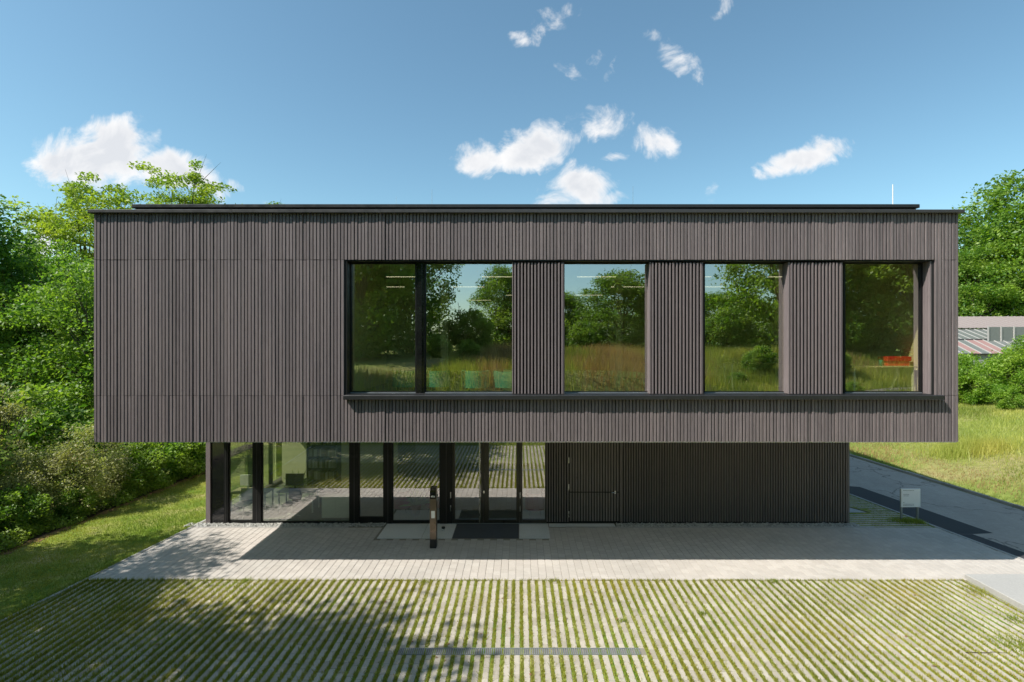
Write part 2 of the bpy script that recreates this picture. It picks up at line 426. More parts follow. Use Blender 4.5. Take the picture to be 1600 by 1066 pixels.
class MB:
    def __init__(s):
        s.v = []; s.f = []; s.c = []
    def add(s, vs, fs, val=None):
        b = len(s.v); s.v += [tuple(p) for p in vs]
        if val is None: val = random.random()
        for f in fs:
            s.f.append([b + i for i in f]); s.c.append(val)
        return s
    def box(s, x0, x1, y0, y1, z0, z1, val=None):
        return s.add([(x0, y0, z0), (x1, y0, z0), (x1, y1, z0), (x0, y1, z0), (x0, y0, z1), (x1, y0, z1), (x1, y1, z1), (x0, y1, z1)],
              [(0, 3, 2, 1), (4, 5, 6, 7), (0, 1, 5, 4), (1, 2, 6, 5), (2, 3, 7, 6), (3, 0, 4, 7)], val)
    def bbox(s, x0, x1, y0, y1, z0, z1, b=0.006, val=None):
        """box with a chamfered front and top"""
        s.add([(x0, y0 + b, z0), (x1, y0 + b, z0), (x1, y1, z0), (x0, y1, z0),
               (x0, y0 + b, z1 - b), (x1, y0 + b, z1 - b), (x1, y1, z1 - b), (x0, y1, z1 - b),
               (x0 + b, y0, z0 + b), (x1 - b, y0, z0 + b), (x1 - b, y0, z1 - b), (x0 + b, y0, z1 - b),
               (x0 + b, y0 + b, z1), (x1 - b, y0 + b, z1), (x1 - b, y1 - b, z1), (x0 + b, y1 - b, z1)],
              [(0, 3, 2, 1), (1, 2, 6, 5), (2, 3, 7, 6), (3, 0, 4, 7), (8, 9, 10, 11), (0, 1, 9, 8), (1, 5, 10, 9), (4, 0, 8, 11),
               (11, 10, 13, 12), (5, 6, 14, 13), (7, 4, 12, 15), (6, 7, 15, 14), (12, 13, 14, 15), (5, 13, 10), (4, 11, 12)], val)
        return s
    def board(s, x0, x1, y0, y1, z0, z1, b=0.007, val=None):
        """vertical plank, front face y0, arrised vertical edges"""
        return s.add([(x0, y1, z0), (x0, y0 + b, z0), (x0 + b, y0, z0), (x1 - b, y0, z0), (x1, y0 + b, z0), (x1, y1, z0),
                      (x0, y1, z1), (x0, y0 + b, z1), (x0 + b, y0, z1), (x1 - b, y0, z1), (x1, y0 + b, z1), (x1, y1, z1)],
                     [(0, 1, 7, 6), (1, 2, 8, 7), (2, 3, 9, 8), (3, 4, 10, 9), (4, 5, 11, 10), (5, 0, 6, 11), (5, 4, 3, 2, 1, 0), (6, 7, 8, 9, 10, 11)], val)
    def paver(s, x0, x1, y0, y1, z0, z1, b=0.006, val=None):
        return s.add([(x0, y0, z0), (x1, y0, z0), (x1, y1, z0), (x0, y1, z0), (x0, y0, z1 - b), (x1, y0, z1 - b), (x1, y1, z1 - b), (x0, y1, z1 - b),
                      (x0 + b, y0 + b, z1), (x1 - b, y0 + b, z1), (x1 - b, y1 - b, z1), (x0 + b, y1 - b, z1)],
                     [(0, 1, 5, 4), (1, 2, 6, 5), (2, 3, 7, 6), (3, 0, 4, 7), (4, 5, 9, 8), (5, 6, 10, 9), (6, 7, 11, 10), (7, 4, 8, 11), (8, 9, 10, 11)], val)
    def prism(s, pts, z0, z1, val=None):
        """polygon (ccw, xy) extruded"""
        n = len(pts)
        vs = [(x, y, z0) for x, y in pts] + [(x, y, z1) for x, y in pts]
        fs = [tuple(range(n - 1, -1, -1)), tuple(range(n, 2 * n))] + [(i, (i + 1) % n, n + (i + 1) % n, n + i) for i in range(n)]
        return s.add(vs, fs, val)
    def tube(s, pts, rads, n=8, val=None, cap=True):
        pts = [Vector(p) for p in pts]
        if isinstance(rads, (int, float)): rads = [rads] * len(pts)
        vs = []; fs = []
        for i, p in enumerate(pts):
            d = (pts[min(i + 1, len(pts) - 1)] - pts[max(i - 1, 0)]).normalized()
            a = d.cross(Vector((0, 0, 1)) if abs(d.z) < 0.9 else Vector((1, 0, 0))).normalized(); b = d.cross(a)
            for k in range(n):
                t = 2 * math.pi * k / n
                vs.append(p + (a * math.cos(t) + b * math.sin(t)) * rads[i])
        for i in range(len(pts) - 1):
            for k in range(n):
                fs.append((i * n + k, i * n + (k + 1) % n, (i + 1) * n + (k + 1) % n, (i + 1) * n + k))
        if cap:
            fs.append(tuple(range(n))); fs.append(tuple((len(pts) - 1) * n + k for k in range(n - 1, -1, -1)))
        return s.add(vs, fs, val)
    def lathe(s, cx, cy, prof, n=20, val=None):
        vs = []; fs = []
        for (r, z) in prof:
            for k in range(n):
                t = 2 * math.pi * k / n
                vs.append((cx + r * math.cos(t), cy + r * math.sin(t), z))
        for i in range(len(prof) - 1):
            for k in range(n):
                fs.append((i * n + k, i * n + (k + 1) % n, (i + 1) * n + (k + 1) % n, (i + 1) * n + k))
        fs.append(tuple(range(n - 1, -1, -1))); fs.append(tuple((len(prof) - 1) * n + k for k in range(n)))
        return s.add(vs, fs, val)
    def sheet(s, pts, z, val=None):
        return s.add([(x, y, z) for x, y in pts], [tuple(range(len(pts)))], val)
    def build(s, name, mat, parent=None, smooth=False):
        off = wloc(parent)
        me = bpy.data.meshes.new(name)
        me.from_pydata([(x - off.x, y - off.y, z - off.z) for x, y, z in s.v], [], s.f)
        a = me.attributes.new('v', 'FLOAT', 'FACE'); a.data.foreach_set('value', np.array(s.c, dtype=np.float32))
        if smooth:
            me.polygons.foreach_set('use_smooth', np.ones(len(me.polygons), dtype=bool))
        me.update()
        return link(name, me, mat, parent)
def copy_part(o, parent, loc=None):
    c = o.copy(); COL.objects.link(c); c.parent = parent
    if loc is not None: c.location = loc
    WLOC[c.name] = wloc(parent)
    return c
def copy_tree_obj(root, loc, rz=0, sc=(1, 1, 1), label=None, group=None):
    r = root.copy(); COL.objects.link(r)
    r.location = loc; r.rotation_euler = (0, 0, rz); r.scale = sc
    if label: r['label'] = label
    if group: r['group'] = group
    for ch in root.children:
        c = ch.copy(); COL.objects.link(c); c.parent = r
        for g in ch.children:
            d = g.copy(); COL.objects.link(d); d.parent = c
    return r
def structure(o):
    o['kind'] = 'structure'; return o

# ------------------------------------------------------------------ terrain
def sstep(a, b, x):
    t = np.clip((x - a) / (b - a), 0, 1)
    return t * t * (3 - 2 * t)
KX = 17.75   # far kerb of the road
def terrain(x, y):
    x = np.asarray(x, float); y = np.asarray(y, float)
    hill = 4.35 * sstep(4.2, -1.8, y) + 0.55 * sstep(-2, -13, y) + 0.12 * np.sin(x * 0.31 + 1) * sstep(2, -4, y) + 0.08 * np.sin(y * 0.5 + x * 0.2) * sstep(2, -4, y)
    hill = hill - 1.6 * sstep(5, 16, x) * sstep(4, -1, y) * sstep(-14, -6, y)
    q = np.clip(x - KX - 0.2, 0, 60)
    bank = 0.30 * sstep(0, 1.2, q) + 0.118 * q * sstep(0, 4, q)
    bank = bank + 0.10 * np.sin(x * 0.7) * np.sin(y * 0.5) * sstep(1, 5, q)
    ql = np.clip(-15.5 - x, 0, 60)
    left = 0.05 * ql
    return np.maximum(np.maximum(hill, bank), left) - 0.022
def axis(parts):
    out_ = []
    for a, b, n in parts:
        out_ += list(np.linspace(a, b, n, endpoint=False))
    return np.array(out_ + [parts[-1][1]])
gx = axis([(-400, -60, 10), (-60, -18, 40), (-18, 17.9, 70), (17.9, 24, 24), (24, 60, 50), (60, 400, 12)])
gy = axis([(-300, -40, 10), (-40, -4, 40), (-4, 6, 28), (6, 30, 40), (30, 70, 40), (70, 400, 12)])
GX, GY = np.meshgrid(gx, gy)
V = np.stack([GX, GY, terrain(GX, GY)], -1).reshape(-1, 3)
nx, ny = len(gx), len(gy)
ii, jj = np.meshgrid(np.arange(nx - 1), np.arange(ny - 1))
b0 = (jj * nx + ii).ravel()
F = np.stack([b0, b0 + 1, b0 + nx + 1, b0 + nx], -1)
structure(link('ground', mesh_np('ground', V, F, np.full(len(F), .5), True), MT['ground']))

# lawn left of the forecourt
def pave_left(y):          # left edge of the paving
    return -10.45 - 0.1 * (16.8 - y)
GF_ = 16.76
lp = MB(); lp.sheet([(-14.9, 2), (pave_left(2), 2), (pave_left(16.8), 16.8), (-10.37, 17.0), (-10.37, 40), (-12.5, 40), (-14.3, 20)], -0.014)
structure(lp.build('lawn', MT['lawn']))
gb = MB(); gb.sheet([(-10.8, 16.43), (-4.32, 16.43), (-4.32, GF_), (-10.8, GF_)], -.006); gb.sheet([(3.1, 16.43), (10.95, 16.43), (10.95, GF_), (3.1, GF_)], -.006)
structure(gb.build('gravel_bed', MT['soil']))
so = MB(); so.sheet([(-16.4, 2), (-14.92, 2), (-14.32, 20), (-12.55, 40), (-14.5, 40), (-15.9, 20)], -0.010)
structure(so.build('planting_bed', MT['soil']))
lt = MB()
rng = np.random.default_rng(3)
for i in range(60):
    y = 8 + i * 0.3
    x = -14.9 + 0.033 * (y - 2) - 0.05
    w = rng.uniform(0.05, 0.28)
    lt.sheet([(x - w * .4, y), (x + w, y + .02), (x + w * .8, y + .27), (x - w * .5, y + .3)], -0.004 + 0.0015 * (i % 2))
structure(lt.build('leaf_litter_strip', MT['rustsoil']))

# ------------------------------------------------------------------ road
rd = MB()
def pave_right(y):
    return 12.9 + (19.9 - y) * 0.153
rd.sheet([(pave_right(6), 6), (KX + .1, 6), (KX, 18), (17.0, 27), (15.5, 42), (11.4, 42), (pave_right(27), 27)], -0.008)
structure(rd.build('road', MT['asphalt']))
pt = MB()
pt.sheet([(pave_right(21), 21.0), (pave_right(15.82), 15.82), (14.02, 15.82), (14.72, 15.9), (13.9, 20.9), (13.2, 21.05)][::-1], -0.003)
pt.sheet([(pave_right(15.81), 15.81), (pave_right(11.5), 11.5), (14.85, 11.5), (14.0, 15.81)], -0.003)
structure(pt.build('asphalt_patch', MT['newasphalt']))
kerb_root = structure(empty('road_kerb', (KX, 16, 0)))
y = 8.0
while y < 40:
    L = 0.95
    def kx(yy):
        return KX + .08 - max(0, yy - 18) * 0.083 if yy < 27 else KX - .667 - (yy - 27) * 0.1
    xa, xb = kx(y), kx(y + L)
    k = MB()
    zz = 0.06 + random.uniform(-.015, .015)
    k.add([(xa, y + .015, -.02), (xa + .16, y + .015, -.02), (xb + .16, y + L, -.02), (xb, y + L, -.02),
           (xa + .02, y + .03, zz), (xa + .15, y + .03, zz), (xb + .15, y + L - .015, zz), (xb + .02, y + L - .015, zz)],
          [(4, 5, 6, 7), (0, 1, 5, 4), (1, 2, 6, 5), (2, 3, 7, 6), (3, 0, 4, 7)])
    k.build('kerb_stone', MT['kerb'], kerb_root)
    y += L

# ------------------------------------------------------------------ forecourt paving
EDGE = 12.77           # line between brick paving and grass-jointed paving
GF = 16.73             # ground-floor front plane
bed = MB()
bed.sheet([(pave_left(4.4), 4.4), (11.15, 4.4), (11.15, EDGE), (pave_right(EDGE), EDGE), (pave_right(16.35), 16.35), (10.8, 16.35), (10.8, GF + .3), (-10.4, GF + .3), (pave_left(16.6), 16.6)], -0.011)
structure(bed.build('paving_bed', MT['bed']))
brick_root = structure(empty('brick_paving', (0, 14.5, 0)))
bricks = []
PX_, PY_ = 0.195, 0.195
col_i = 0
x = -11.0
while x < 14.2:
    y = EDGE - 0.10 + (0.0 if col_i % 2 else -PY_ / 2)
    y = EDGE + 0.02
    first = True
    while y < 16.34:
        ly = PY_ * (0.5 if (first and col_i % 2) else 1.0)
        first = False
        y1 = min(y + ly, 16.36)
        xc = x + PX_ / 2; yc_ = (y + y1) / 2
        bx0, bx1 = max(x, pave_left(yc_) + .04), min(x + PX_, pave_right(yc_) - .10)
        okk = bx1 - bx0 > .04
        if -4.32 < xc < 0.97 and y1 > 15.46: okk = False
        if okk and y1 - y > 0.05:
            bricks.append((bx0, bx1, y, y1))
        y += ly
    x += PX_; col_i += 1
def mk_brick(mb, b):
    dz = random.uniform(-0.0015, 0.0015)
    mb.paver(b[0] + .003, b[1] - .003, b[2] + .003, b[3] - .003, -.02, dz, .006, random.random() ** 1.3)
bricks.sort(key=lambda b: (b[2] > EDGE + .9, abs(b[0]) > 9.5, b[2]))
for b in bricks[:300]:
    m = MB(); mk_brick(m, b); m.build('paving_brick', MT['brick'], brick_root)
m = MB()
for b in bricks[300:]:
    mk_brick(m, b)
tag(m.build('paving_brick_field', MT['brick'], brick_root), kind='stuff')
# edging: left kerb, strip before the gravel, border course
ed = MB()
yy = 4.6
while yy < 16.7:
    a, b_ = pave_left(yy), pave_left(yy + .98)
    ed.add([(a - .05, yy + .006, -.03), (a + .03, yy + .006, -.03), (b_ + .03, yy + .985, -.03), (b_ - .05, yy + .985, -.03),
            (a - .05, yy + .006, .008), (a + .03, yy + .006, .008), (b_ + .03, yy + .985, .008), (b_ - .05, yy + .985, .008)],
           [(4, 5, 6, 7), (0, 1, 5, 4), (1, 2, 6, 5), (2, 3, 7, 6), (3, 0, 4, 7)])
    yy += .99
yy = 13.0
while yy < 20.6:
    a, b_ = pave_right(yy), pave_right(yy + .98)
    ed.add([(a - .09, yy + .006, -.03), (a, yy + .006, -.03), (b_, yy + .985, -.03), (b_ - .09, yy + .985, -.03),
            (a - .09, yy + .006, .010), (a, yy + .006, .010), (b_, yy + .985, .010), (b_ - .09, yy + .985, .010)],
           [(4, 5, 6, 7), (0, 1, 5, 4), (1, 2, 6, 5), (2, 3, 7, 6), (3, 0, 4, 7)])
    yy += .99
xx = -10.4
while xx < 11.0:
    if not (-5.3 < xx + .5 < 1.2):
        ed.paver(xx + .003, xx + .985, 16.365, 16.43, -.03, .010, .004)
    xx += .99
structure(ed.build('edging_kerb', MT['slab']))

# grass-jointed stones
gp_root = structure(empty('grass_paving', (0, 9, 0)))
PITCH = 0.1862; GAP = 0.070
DR = (-2.30, 2.33, 9.76, 9.97)     # drain footprint
stones = []; strips = []
i = 0; x = -12.2
while x < 11.1:
    strips.append(x + PITCH - GAP / 2)
    y = 4.6 - random.random() * 0.3
    while y < EDGE:
        L = 0.30
        y0, y1 = max(y, 4.55), min(y + L, EDGE - .005)
        sx0, sx1 = x, x + PITCH - GAP
        if y1 - y0 > .04 and sx0 > pave_left((y0 + y1) / 2) + .06 and sx1 < 11.12:
            if sx1 > DR[0] and sx0 < DR[1]:
                if y0 < DR[2] < y1: y1c = DR[2] - .006; stones.append((sx0, sx1, y0, y1c)) if y1c - y0 > .03 else None; y0 = y1
                elif DR[2] <= y0 < DR[3]: y0 = DR[3] + .006
            if y1 - y0 > .03:
                stones.append((sx0, sx1, y0, y1))
        y += L
    x += PITCH
def mk_stone(mb, b):
    j = lambda s_: random.uniform(-s_, s_)
    mb.paver(b[0] + j(.004), b[1] + j(.004), b[2] + .003, b[3] - .003, -.03, j(.003), .010, random.random())
vis = lambda b: b[3] > 9.0 and abs(b[0]) < 1.02 * b[3]
stones.sort(key=lambda b: (not vis(b), b[2]))
for b in stones[:300]:
    m = MB(); mk_stone(m, b); m.build('paving_stone', MT['stone'], gp_root)
m = MB()
for b in stones[300:]:
    mk_stone(m, b)
tag(m.build('paving_stone_field', MT['stone'], gp_root), kind='stuff')
js = MB()
for sx in strips:
    if sx < 11.1:
        ylo = 4.5
        yhi = EDGE
        if sx < -10.5:
            yhi = min(EDGE, 16.8 + (sx + 10.45) / 0.1 * -1) if False else EDGE
        js.sheet([(sx - GAP / 2 - .002, ylo), (sx + GAP / 2 + .002, ylo), (sx + GAP / 2 + .002, yhi), (sx - GAP / 2 - .002, yhi)], -.0075)
structure(js.build('joint_soil', MT['lawn']))

# blades
def blades(name, P, h, w, lean, mat, vmin=0, vmax=1, seed=1, vval=None, bend=0.4):
    r = np.random.default_rng(seed); n = len(P)
    th = r.uniform(0, 2 * np.pi, n); ph = r.uniform(0, 2 * np.pi, n)
    hh = h * r.uniform(0.55, 1.25, n)
    side = np.stack([np.cos(th), np.sin(th), np.zeros(n)], -1) * (w * r.uniform(.7, 1.3, n))[:, None]
    ln = np.stack([np.cos(ph), np.sin(ph), np.zeros(n)], -1) * (lean * hh * r.uniform(0, 1.2, n))[:, None]
    up = np.zeros((n, 3)); up[:, 2] = hh
    a = P - side * .5; b = P + side * .5; c = P + ln + up
    Vv = np.stack([a, b, c], 1).reshape(-1, 3)
    Ff = np.arange(3 * n).reshape(-1, 3)
    val = r.uniform(vmin, vmax, n) if vval is None else np.clip(vval + r.uniform(-.2, .2, n), 0, 1)
    o = link(name, mesh_np(name, Vv, Ff, val), mat)
    return o
def noise2(x, y, s=1.0, seed=0):
    r = np.random.default_rng(seed); out_ = 0
    for k in range(6):
        a = r.uniform(0, 2 * np.pi); f = s * r.uniform(.6, 2.2); p = r.uniform(0, 6.3)
        out_ = out_ + np.sin((x * np.cos(a) + y * np.sin(a)) * f + p)
    return out_ / 6 * 1.4
rg = np.random.default_rng(11)
PP = []
for sx in strips:
    if sx > 11.1: continue
    for (ya, yb, dn) in ((4.55, 8.6, 70), (8.6, EDGE + .02, 430)):
        n = int((yb - ya) * dn)
        yy = rg.uniform(ya, yb, n)
        xx = sx + rg.normal(0, GAP * .33, n)
        keep = xx > -10.40 - 0.1 * (16.8 - yy)
        keep &= ~((xx > DR[0]) & (xx < DR[1]) & (yy > DR[2] - .02) & (yy < DR[3] + .02))
        keep &= rg.uniform(-.6, 1.5, n) < .75 + noise2(xx, yy, 1.3, 5)
        PP.append(np.stack([xx[keep], yy[keep], np.full(keep.sum(), -.008)], -1))
PP = np.concatenate(PP)
tag(blades('joint_grass', PP, 0.056 * (1 + .7 * sstep(-2.5, -7.5, PP[:, 0])), 0.012, 0.8, MT['joint'], seed=4, vval=.5 + .4 * noise2(PP[:, 0], PP[:, 1], .8, 8)), 'yellow green grass growing in the long joints of the paving', 'grass', kind='stuff')
# ragged fringe along the border to the brick paving and the left edge
n = 5200
xx = rg.uniform(-10.9, 11.1, n); yy = EDGE + rg.normal(-.01, .022, n)
keep = noise2(xx, yy * 0, 3.0, 21) + rg.uniform(-.6, .6, n) > -.1
P2 = np.stack([xx[keep], yy[keep], np.full(keep.sum(), -.004)], -1)
tag(blades('border_grass', P2, 0.062, 0.011, 0.6, MT['joint'], seed=6), 'fringe of grass along the edge of the brick paving', 'grass', kind='stuff')
Pw = []
for (wx, wy, wn_, wr) in ((9.75, 10.1, 320, .16), (-2.35, 12.62, 90, .05), (4.0, 11.2, 60, .04), (.9, 12.7, 60, .05), (-6.8, 12.7, 90, .06), (6.3, 12.68, 70, .05), (-8.9, 11.4, 90, .07), (2.2, 10.9, 40, .03), (10.9, 12.2, 160, .12), (10.6, 11.0, 100, .1)):
    Pw.append(np.stack([rg.normal(wx, wr * 1.3, wn_), rg.normal(wy, wr, wn_), np.full(wn_, 0.0)], -1))
Pw = np.concatenate(Pw)
tag(blades('weed_tufts', Pw, .085, .014, .9, MT['turf'], seed=19, vval=np.full(len(Pw), .4)), 'bright green weed tufts sprouting between the paving stones', 'weeds', kind='stuff')
# lawn
n = 95000
xx = rg.uniform(-15.0, -10.3, n); yy = rg.uniform(8.0, 30, n) ** 1.0
keep = (xx < pave_left(np.minimum(yy, 16.8)) - .06) & (xx > -14.95 + .033 * (yy - 2)) & (xx > -1.06 * yy - .5)
P3 = np.stack([xx[keep], yy[keep], np.full(keep.sum(), -.015)], -1)
nz = noise2(P3[:, 0], P3[:, 1], 1.1, 31)
hl = 0.055 + 0.05 * np.clip(nz + .3 - (P3[:, 1] - 12) * .12, 0, 1.5)
tag(blades('lawn_grass', P3, hl, 0.014, 0.8, MT['turf'], seed=9, vval=.42 - .35 * nz + .02 * (P3[:, 1] - 14)), 'mown lawn beside the paved forecourt', 'grass', kind='stuff')

n = 5200
yy = rg.uniform(8.6, 16.7, n); xx = pave_left(yy) - .05 + rg.normal(-.03, .05, n)
kk = noise2(xx * 0, yy, 2.2, 55) + rg.uniform(-.7, .7, n) > -.15
tag(blades('edge_grass', np.stack([xx, yy, np.full(n, -.005)], -1)[kk], .075, .012, 1.0, MT['turf'], seed=29), 'ragged grass leaning over the left kerb of the forecourt', 'grass', kind='stuff')
# raised concrete slab at the right with its kerb face
sl = MB(); sl.bbox(11.19, 16.0, 4.4, 12.86, -.03, .12, .012)
structure(sl.build('concrete_ramp_slab', MT['slab']))

# grass paving beside the right wall, joints running across
sp_root = structure(empty('side_grass_paving', (12, 18, 0)))
sb = MB(); sb.sheet([(10.8, 16.36), (pave_right(16.36) - .1, 16.36), (pave_right(21.5) - .1, 21.5), (10.8, 21.5)], -.0085)
structure(sb.build('side_paving_bed', MT['lawn']))
sst = MB(); Pj = []
y = 16.385
while y < 21.4:
    x = 10.85 + random.random() * .3 - .3
    while x < pave_right(y + .1) - .12:
        x0 = max(x, 10.85); x1 = min(x + .3, pave_right(y + .15) - .12)
        if x1 - x0 > .05 and not (x1 > 10.8 and x0 < 12.1 and 17.75 < y + .07 < 19.1 and x0 < 12.3 - (y - 17.75) * .62):
            sst.paver(x0 + .003, x1 - .003, y, y + PITCH - GAP, -.03, random.uniform(-.003, .003), .01)
        x += .3
    n = 130; xx = rg.uniform(10.85, pave_right(y) - .1, n)
    Pj.append(np.stack([xx, y + PITCH - GAP / 2 + rg.normal(0, GAP * .35, n), np.full(n, -.008)], -1))
    y += PITCH
tag(sst.build('side_paving_stones', MT['stone'], sp_root), kind='stuff')
cs = MB(); cs.prism([(10.84, 17.78), (12.05, 17.78), (11.35, 19.05), (10.84, 19.05)], -.03, .012, .9)
cs.build('concrete_cover', MT['slab'], sp_root)
cd = MB(); cd.add([(12.12, 17.78, .004), (12.20, 17.78, .004), (11.47, 19.1, .004), (11.39, 19.1, .004)], [(0, 1, 2, 3)])
cd.build('slot_gap', MT['soil'], sp_root)
Pj = np.concatenate(Pj)
Pj = Pj[~((Pj[:, 1] > 17.75) & (Pj[:, 1] < 19.1) & (Pj[:, 0] < 12.3 - (Pj[:, 1] - 17.75) * .62))]
tag(blades('side_joint_grass', Pj, 0.05, 0.011, 0.7, MT['joint'], seed=14), 'grass in the cross joints beside the right wall', 'grass', kind='stuff')
n = 1500
cx = np.concatenate([rg.normal(12.75, .22, n // 2), rg.normal(13.2, .16, n // 2)]); cy = np.concatenate([rg.normal(16.95, .12, n // 2), rg.normal(16.85, .1, n // 2)])
k = cx < pave_right(cy) - .1
tag(blades('sign_grass', np.stack([cx[k], cy[k], np.full(k.sum(), -.005)], -1), 0.10, 0.014, 0.8, MT['turf'], seed=15), 'green tufts of grass round the feet of the small sign', 'grass', kind='stuff')

# gravel strips along the facade
def pebbles(name, rects, n, seed, mat):
    r = np.random.default_rng(seed)
    base = np.array([(0.5, 0, 0), (-.5, 0, 0), (0, .5, 0), (0, -.5, 0), (0, 0, .5), (.35, .3, .3), (-.3, .35, .28), (-.32, -.3, .3), (.3, -.34, .3)])
    fs = [(0, 5, 8), (5, 4, 8), (0, 2, 5), (2, 6, 5), (6, 4, 5), (2, 1, 6), (1, 7, 6), (7, 4, 6), (1, 3, 7), (3, 8, 7), (8, 4, 7), (3, 0, 8)]
    Vs = []; Fs = []; Cs = []
    tot = sum((b - a) for a, b, c, d in rects)
    for (a, b, c, d) in rects:
        m_ = int(n * (b - a) / tot)
        for q in range(m_):
            s = r.uniform(.045, .095); th = r.uniform(0, 6.28)
            sc = np.array([s, s * r.uniform(.6, 1), s * r.uniform(.5, .9)])
            p = base * sc
            rot = np.stack([p[:, 0] * np.cos(th) - p[:, 1] * np.sin(th), p[:, 0] * np.sin(th) + p[:, 1] * np.cos(th), p[:, 2]], -1)
            o = len(Vs) * 9
            Vs.append(rot + np.array([r.uniform(a, b), r.uniform(c, d), r.uniform(-.012, .016)]))
            Fs.append(np.array(fs) + o); Cs += [r.random()] * 12
    return link(name, mesh_np(name, np.concatenate(Vs), np.concatenate(Fs), Cs, True), mat)
tag(pebbles('gravel_strip', [(-10.75, -4.35, 16.44, 16.70), (3.15, 10.95, 16.44, 16.70)], 4200, 5, MT['gravel']), 'strip of pale gravel along the foot of the facade', 'gravel', kind='stuff')

# entrance slabs and mat
es_root = structure(empty('entrance_slabs', (-1.7, 16, 0)))
for a, b in ((-4.30, -2.96), (-2.96, -2.03), (0.0, .95)):
    m = MB(); m.paver(a + .006, b - .006, 15.47, GF - .03, -.03, .004, .004); m.build('slab', MT['entry'], es_root)
m = MB(); m.paver(.97, 3.1, 16.435, GF - .03, -.03, .006, .004); m.build('slab', MT['entry'], es_root)
mat_o = MB()
mat_o.box(-2.02, -.01, 15.48, GF - .04, -.03, -.002)
for k in range(24):
    yk = 15.50 + k * .05
    mat_o.box(-2.0, -.03, yk, yk + .03, -.002, .004)
tag(mat_o.build('entrance_mat', MT['mat']), 'dark ribbed mat let into the pale slabs at the glass entrance', 'doormat')

# ------------------------------------------------------------------ the building
D1 = 12.51; XL, XR = -10.41, 10.76; Z0, Z1 = 3.50, 9.10; DB = 36.0
bld = empty('office_building', (0, D1, 0), 'two-storey building clad in weathered grey-brown wood boards, upper box overhanging a glazed ground floor', 'building')
OX0, OX1, OZ0, OZ1 = -4.21, 10.09, 4.66, 7.94      # window band opening
WD = 12.82                                          # glass plane of the band
PB = 0.0840
ncol = int(round((XR - XL) / PB)); PB = (XR - XL) / ncol
JZ = 4.635; JT = 7.96
cols_mid = []; jobs_top = []; jobs_mid = []; jobs_bot = []
for i in range(ncol):
    x0 = XL + i * PB
    prof = random.choice([0, .006, .010, .010, .016])
    gap = random.choice([.017, .020, .022, .026])
    a, b = x0 + gap / 2, x0 + PB - gap / 2
    vv = random.random()
    ya = D1 + .018 - prof
    jobs_top.append((a, b, ya, JT + random.uniform(-.004, .004), Z1, np.clip(vv + random.uniform(-.2, .2), 0, 1)))
    if b < OX0 - .02 or a > OX1 + .02:
        vv2 = random.random()
        jobs_mid.append((a, b, ya + random.uniform(-.003, .003), JZ + .003, JT - .006 + random.uniform(-.012, .002), vv2))
    jobs_bot.append((a, b, ya + random.uniform(-.003, .003), Z0, JZ - .004 + random.uniform(-.004, .004), random.random()))
def mk_board(m, j):
    m.board(j[0], j[1], j[2], D1 + .05, j[3], j[4], .006, j[5])
for j in jobs_mid + jobs_top[:300 - len(jobs_mid)]:
    m = MB(); mk_board(m, j); m.build('cladding_board', MT['wood'], bld)
m = MB()
for j in jobs_top[300 - len(jobs_mid):] + jobs_bot:
    mk_board(m, j)
tag(m.build('lower_cladding_boards', MT['wood'], bld), kind='stuff')
# black membrane and solid walls behind the boards
w = MB()
w.box(XL + .01, OX0 - .03, D1 + .052, D1 + .30, Z0 + .01, Z1)
w.box(OX1 + .03, XR - .01, D1 + .052, D1 + .30, Z0 + .01, Z1)
w.box(OX0 - .029, OX1 + .029, D1 + .052, D1 + .30, OZ1 + .02, Z1)
w.box(OX0 - .029, OX1 + .029, D1 + .052, D1 + .30, Z0 + .01, OZ0 - .05)
w.box(XL + .01, XL + .25, D1 + .302, DB, Z0 + .01, Z1)
w.box(XR - .25, XR - .01, D1 + .302, DB, Z0 + .01, Z1)
w.box(XL + .252, XR - .252, DB - .25, DB, Z0 + .01, Z1)
w.build('outer_wall', MT['backing'], bld)
# side cladding as long boards
for xs, nm in ((XL, -1), (XR, 1)):
    m = MB(); y = D1 + .06
    while y < DB:
        m.box(xs - .012, xs + .012, y, y + .074, Z0, Z1) if True else None
        y += PB
    tag(m.build('side_cladding_boards', MT['wood'], bld), kind='stuff')
# soffit, out of view; made white to bounce fill light under the overhang
m = MB(); m.box(XL + .02, XR - .02, D1 + .053, DB - .01, Z0 - .02, Z0 + .008)
m.build('soffit', MT['white'], bld)
# roof edge cap and set back upstand
m = MB()
m.bbox(XL - .07, XR + .07, D1 - .085, D1 + .35, 9.085, 9.165, .01)
m.box(XL - .07, XL + .28, D1 + .352, DB + .06, 9.085, 9.162)
m.box(XR - .28, XR + .07, D1 + .352, DB + .06, 9.085, 9.162)
m.build('roof_edge_cap', MT['capmetal'], bld)
jn = MB()
for xj in (-7.0, -3.4, .5, 2.86, 6.4, 9.4):
    jn.box(xj - .03, xj + .03, D1 - .088, D1 - .084, 9.088, 9.166)
jn.build('cap_joint_cover', MT['capmetal'], bld)
m = MB(); m.box(XL + .28, XR - .28, D1 + .352, DB - .2, 9.06, 9.10); m.build('roof', MT['backing'], bld)
DU = 13.02
m = MB(); m.box(-9.80, 10.14, DU + .06, DB - .6, 9.10, 9.36); up = m.build('roof_upstand', MT['metal'], bld)
m = MB(); m.bbox(-9.86, 10.20, DU, DU + .4, 9.362, 9.452, .012); m.box(-9.86, 10.20, DU + .402, DB - .5, 9.362, 9.45)
m.build('upstand_cap', MT['metal'], up)
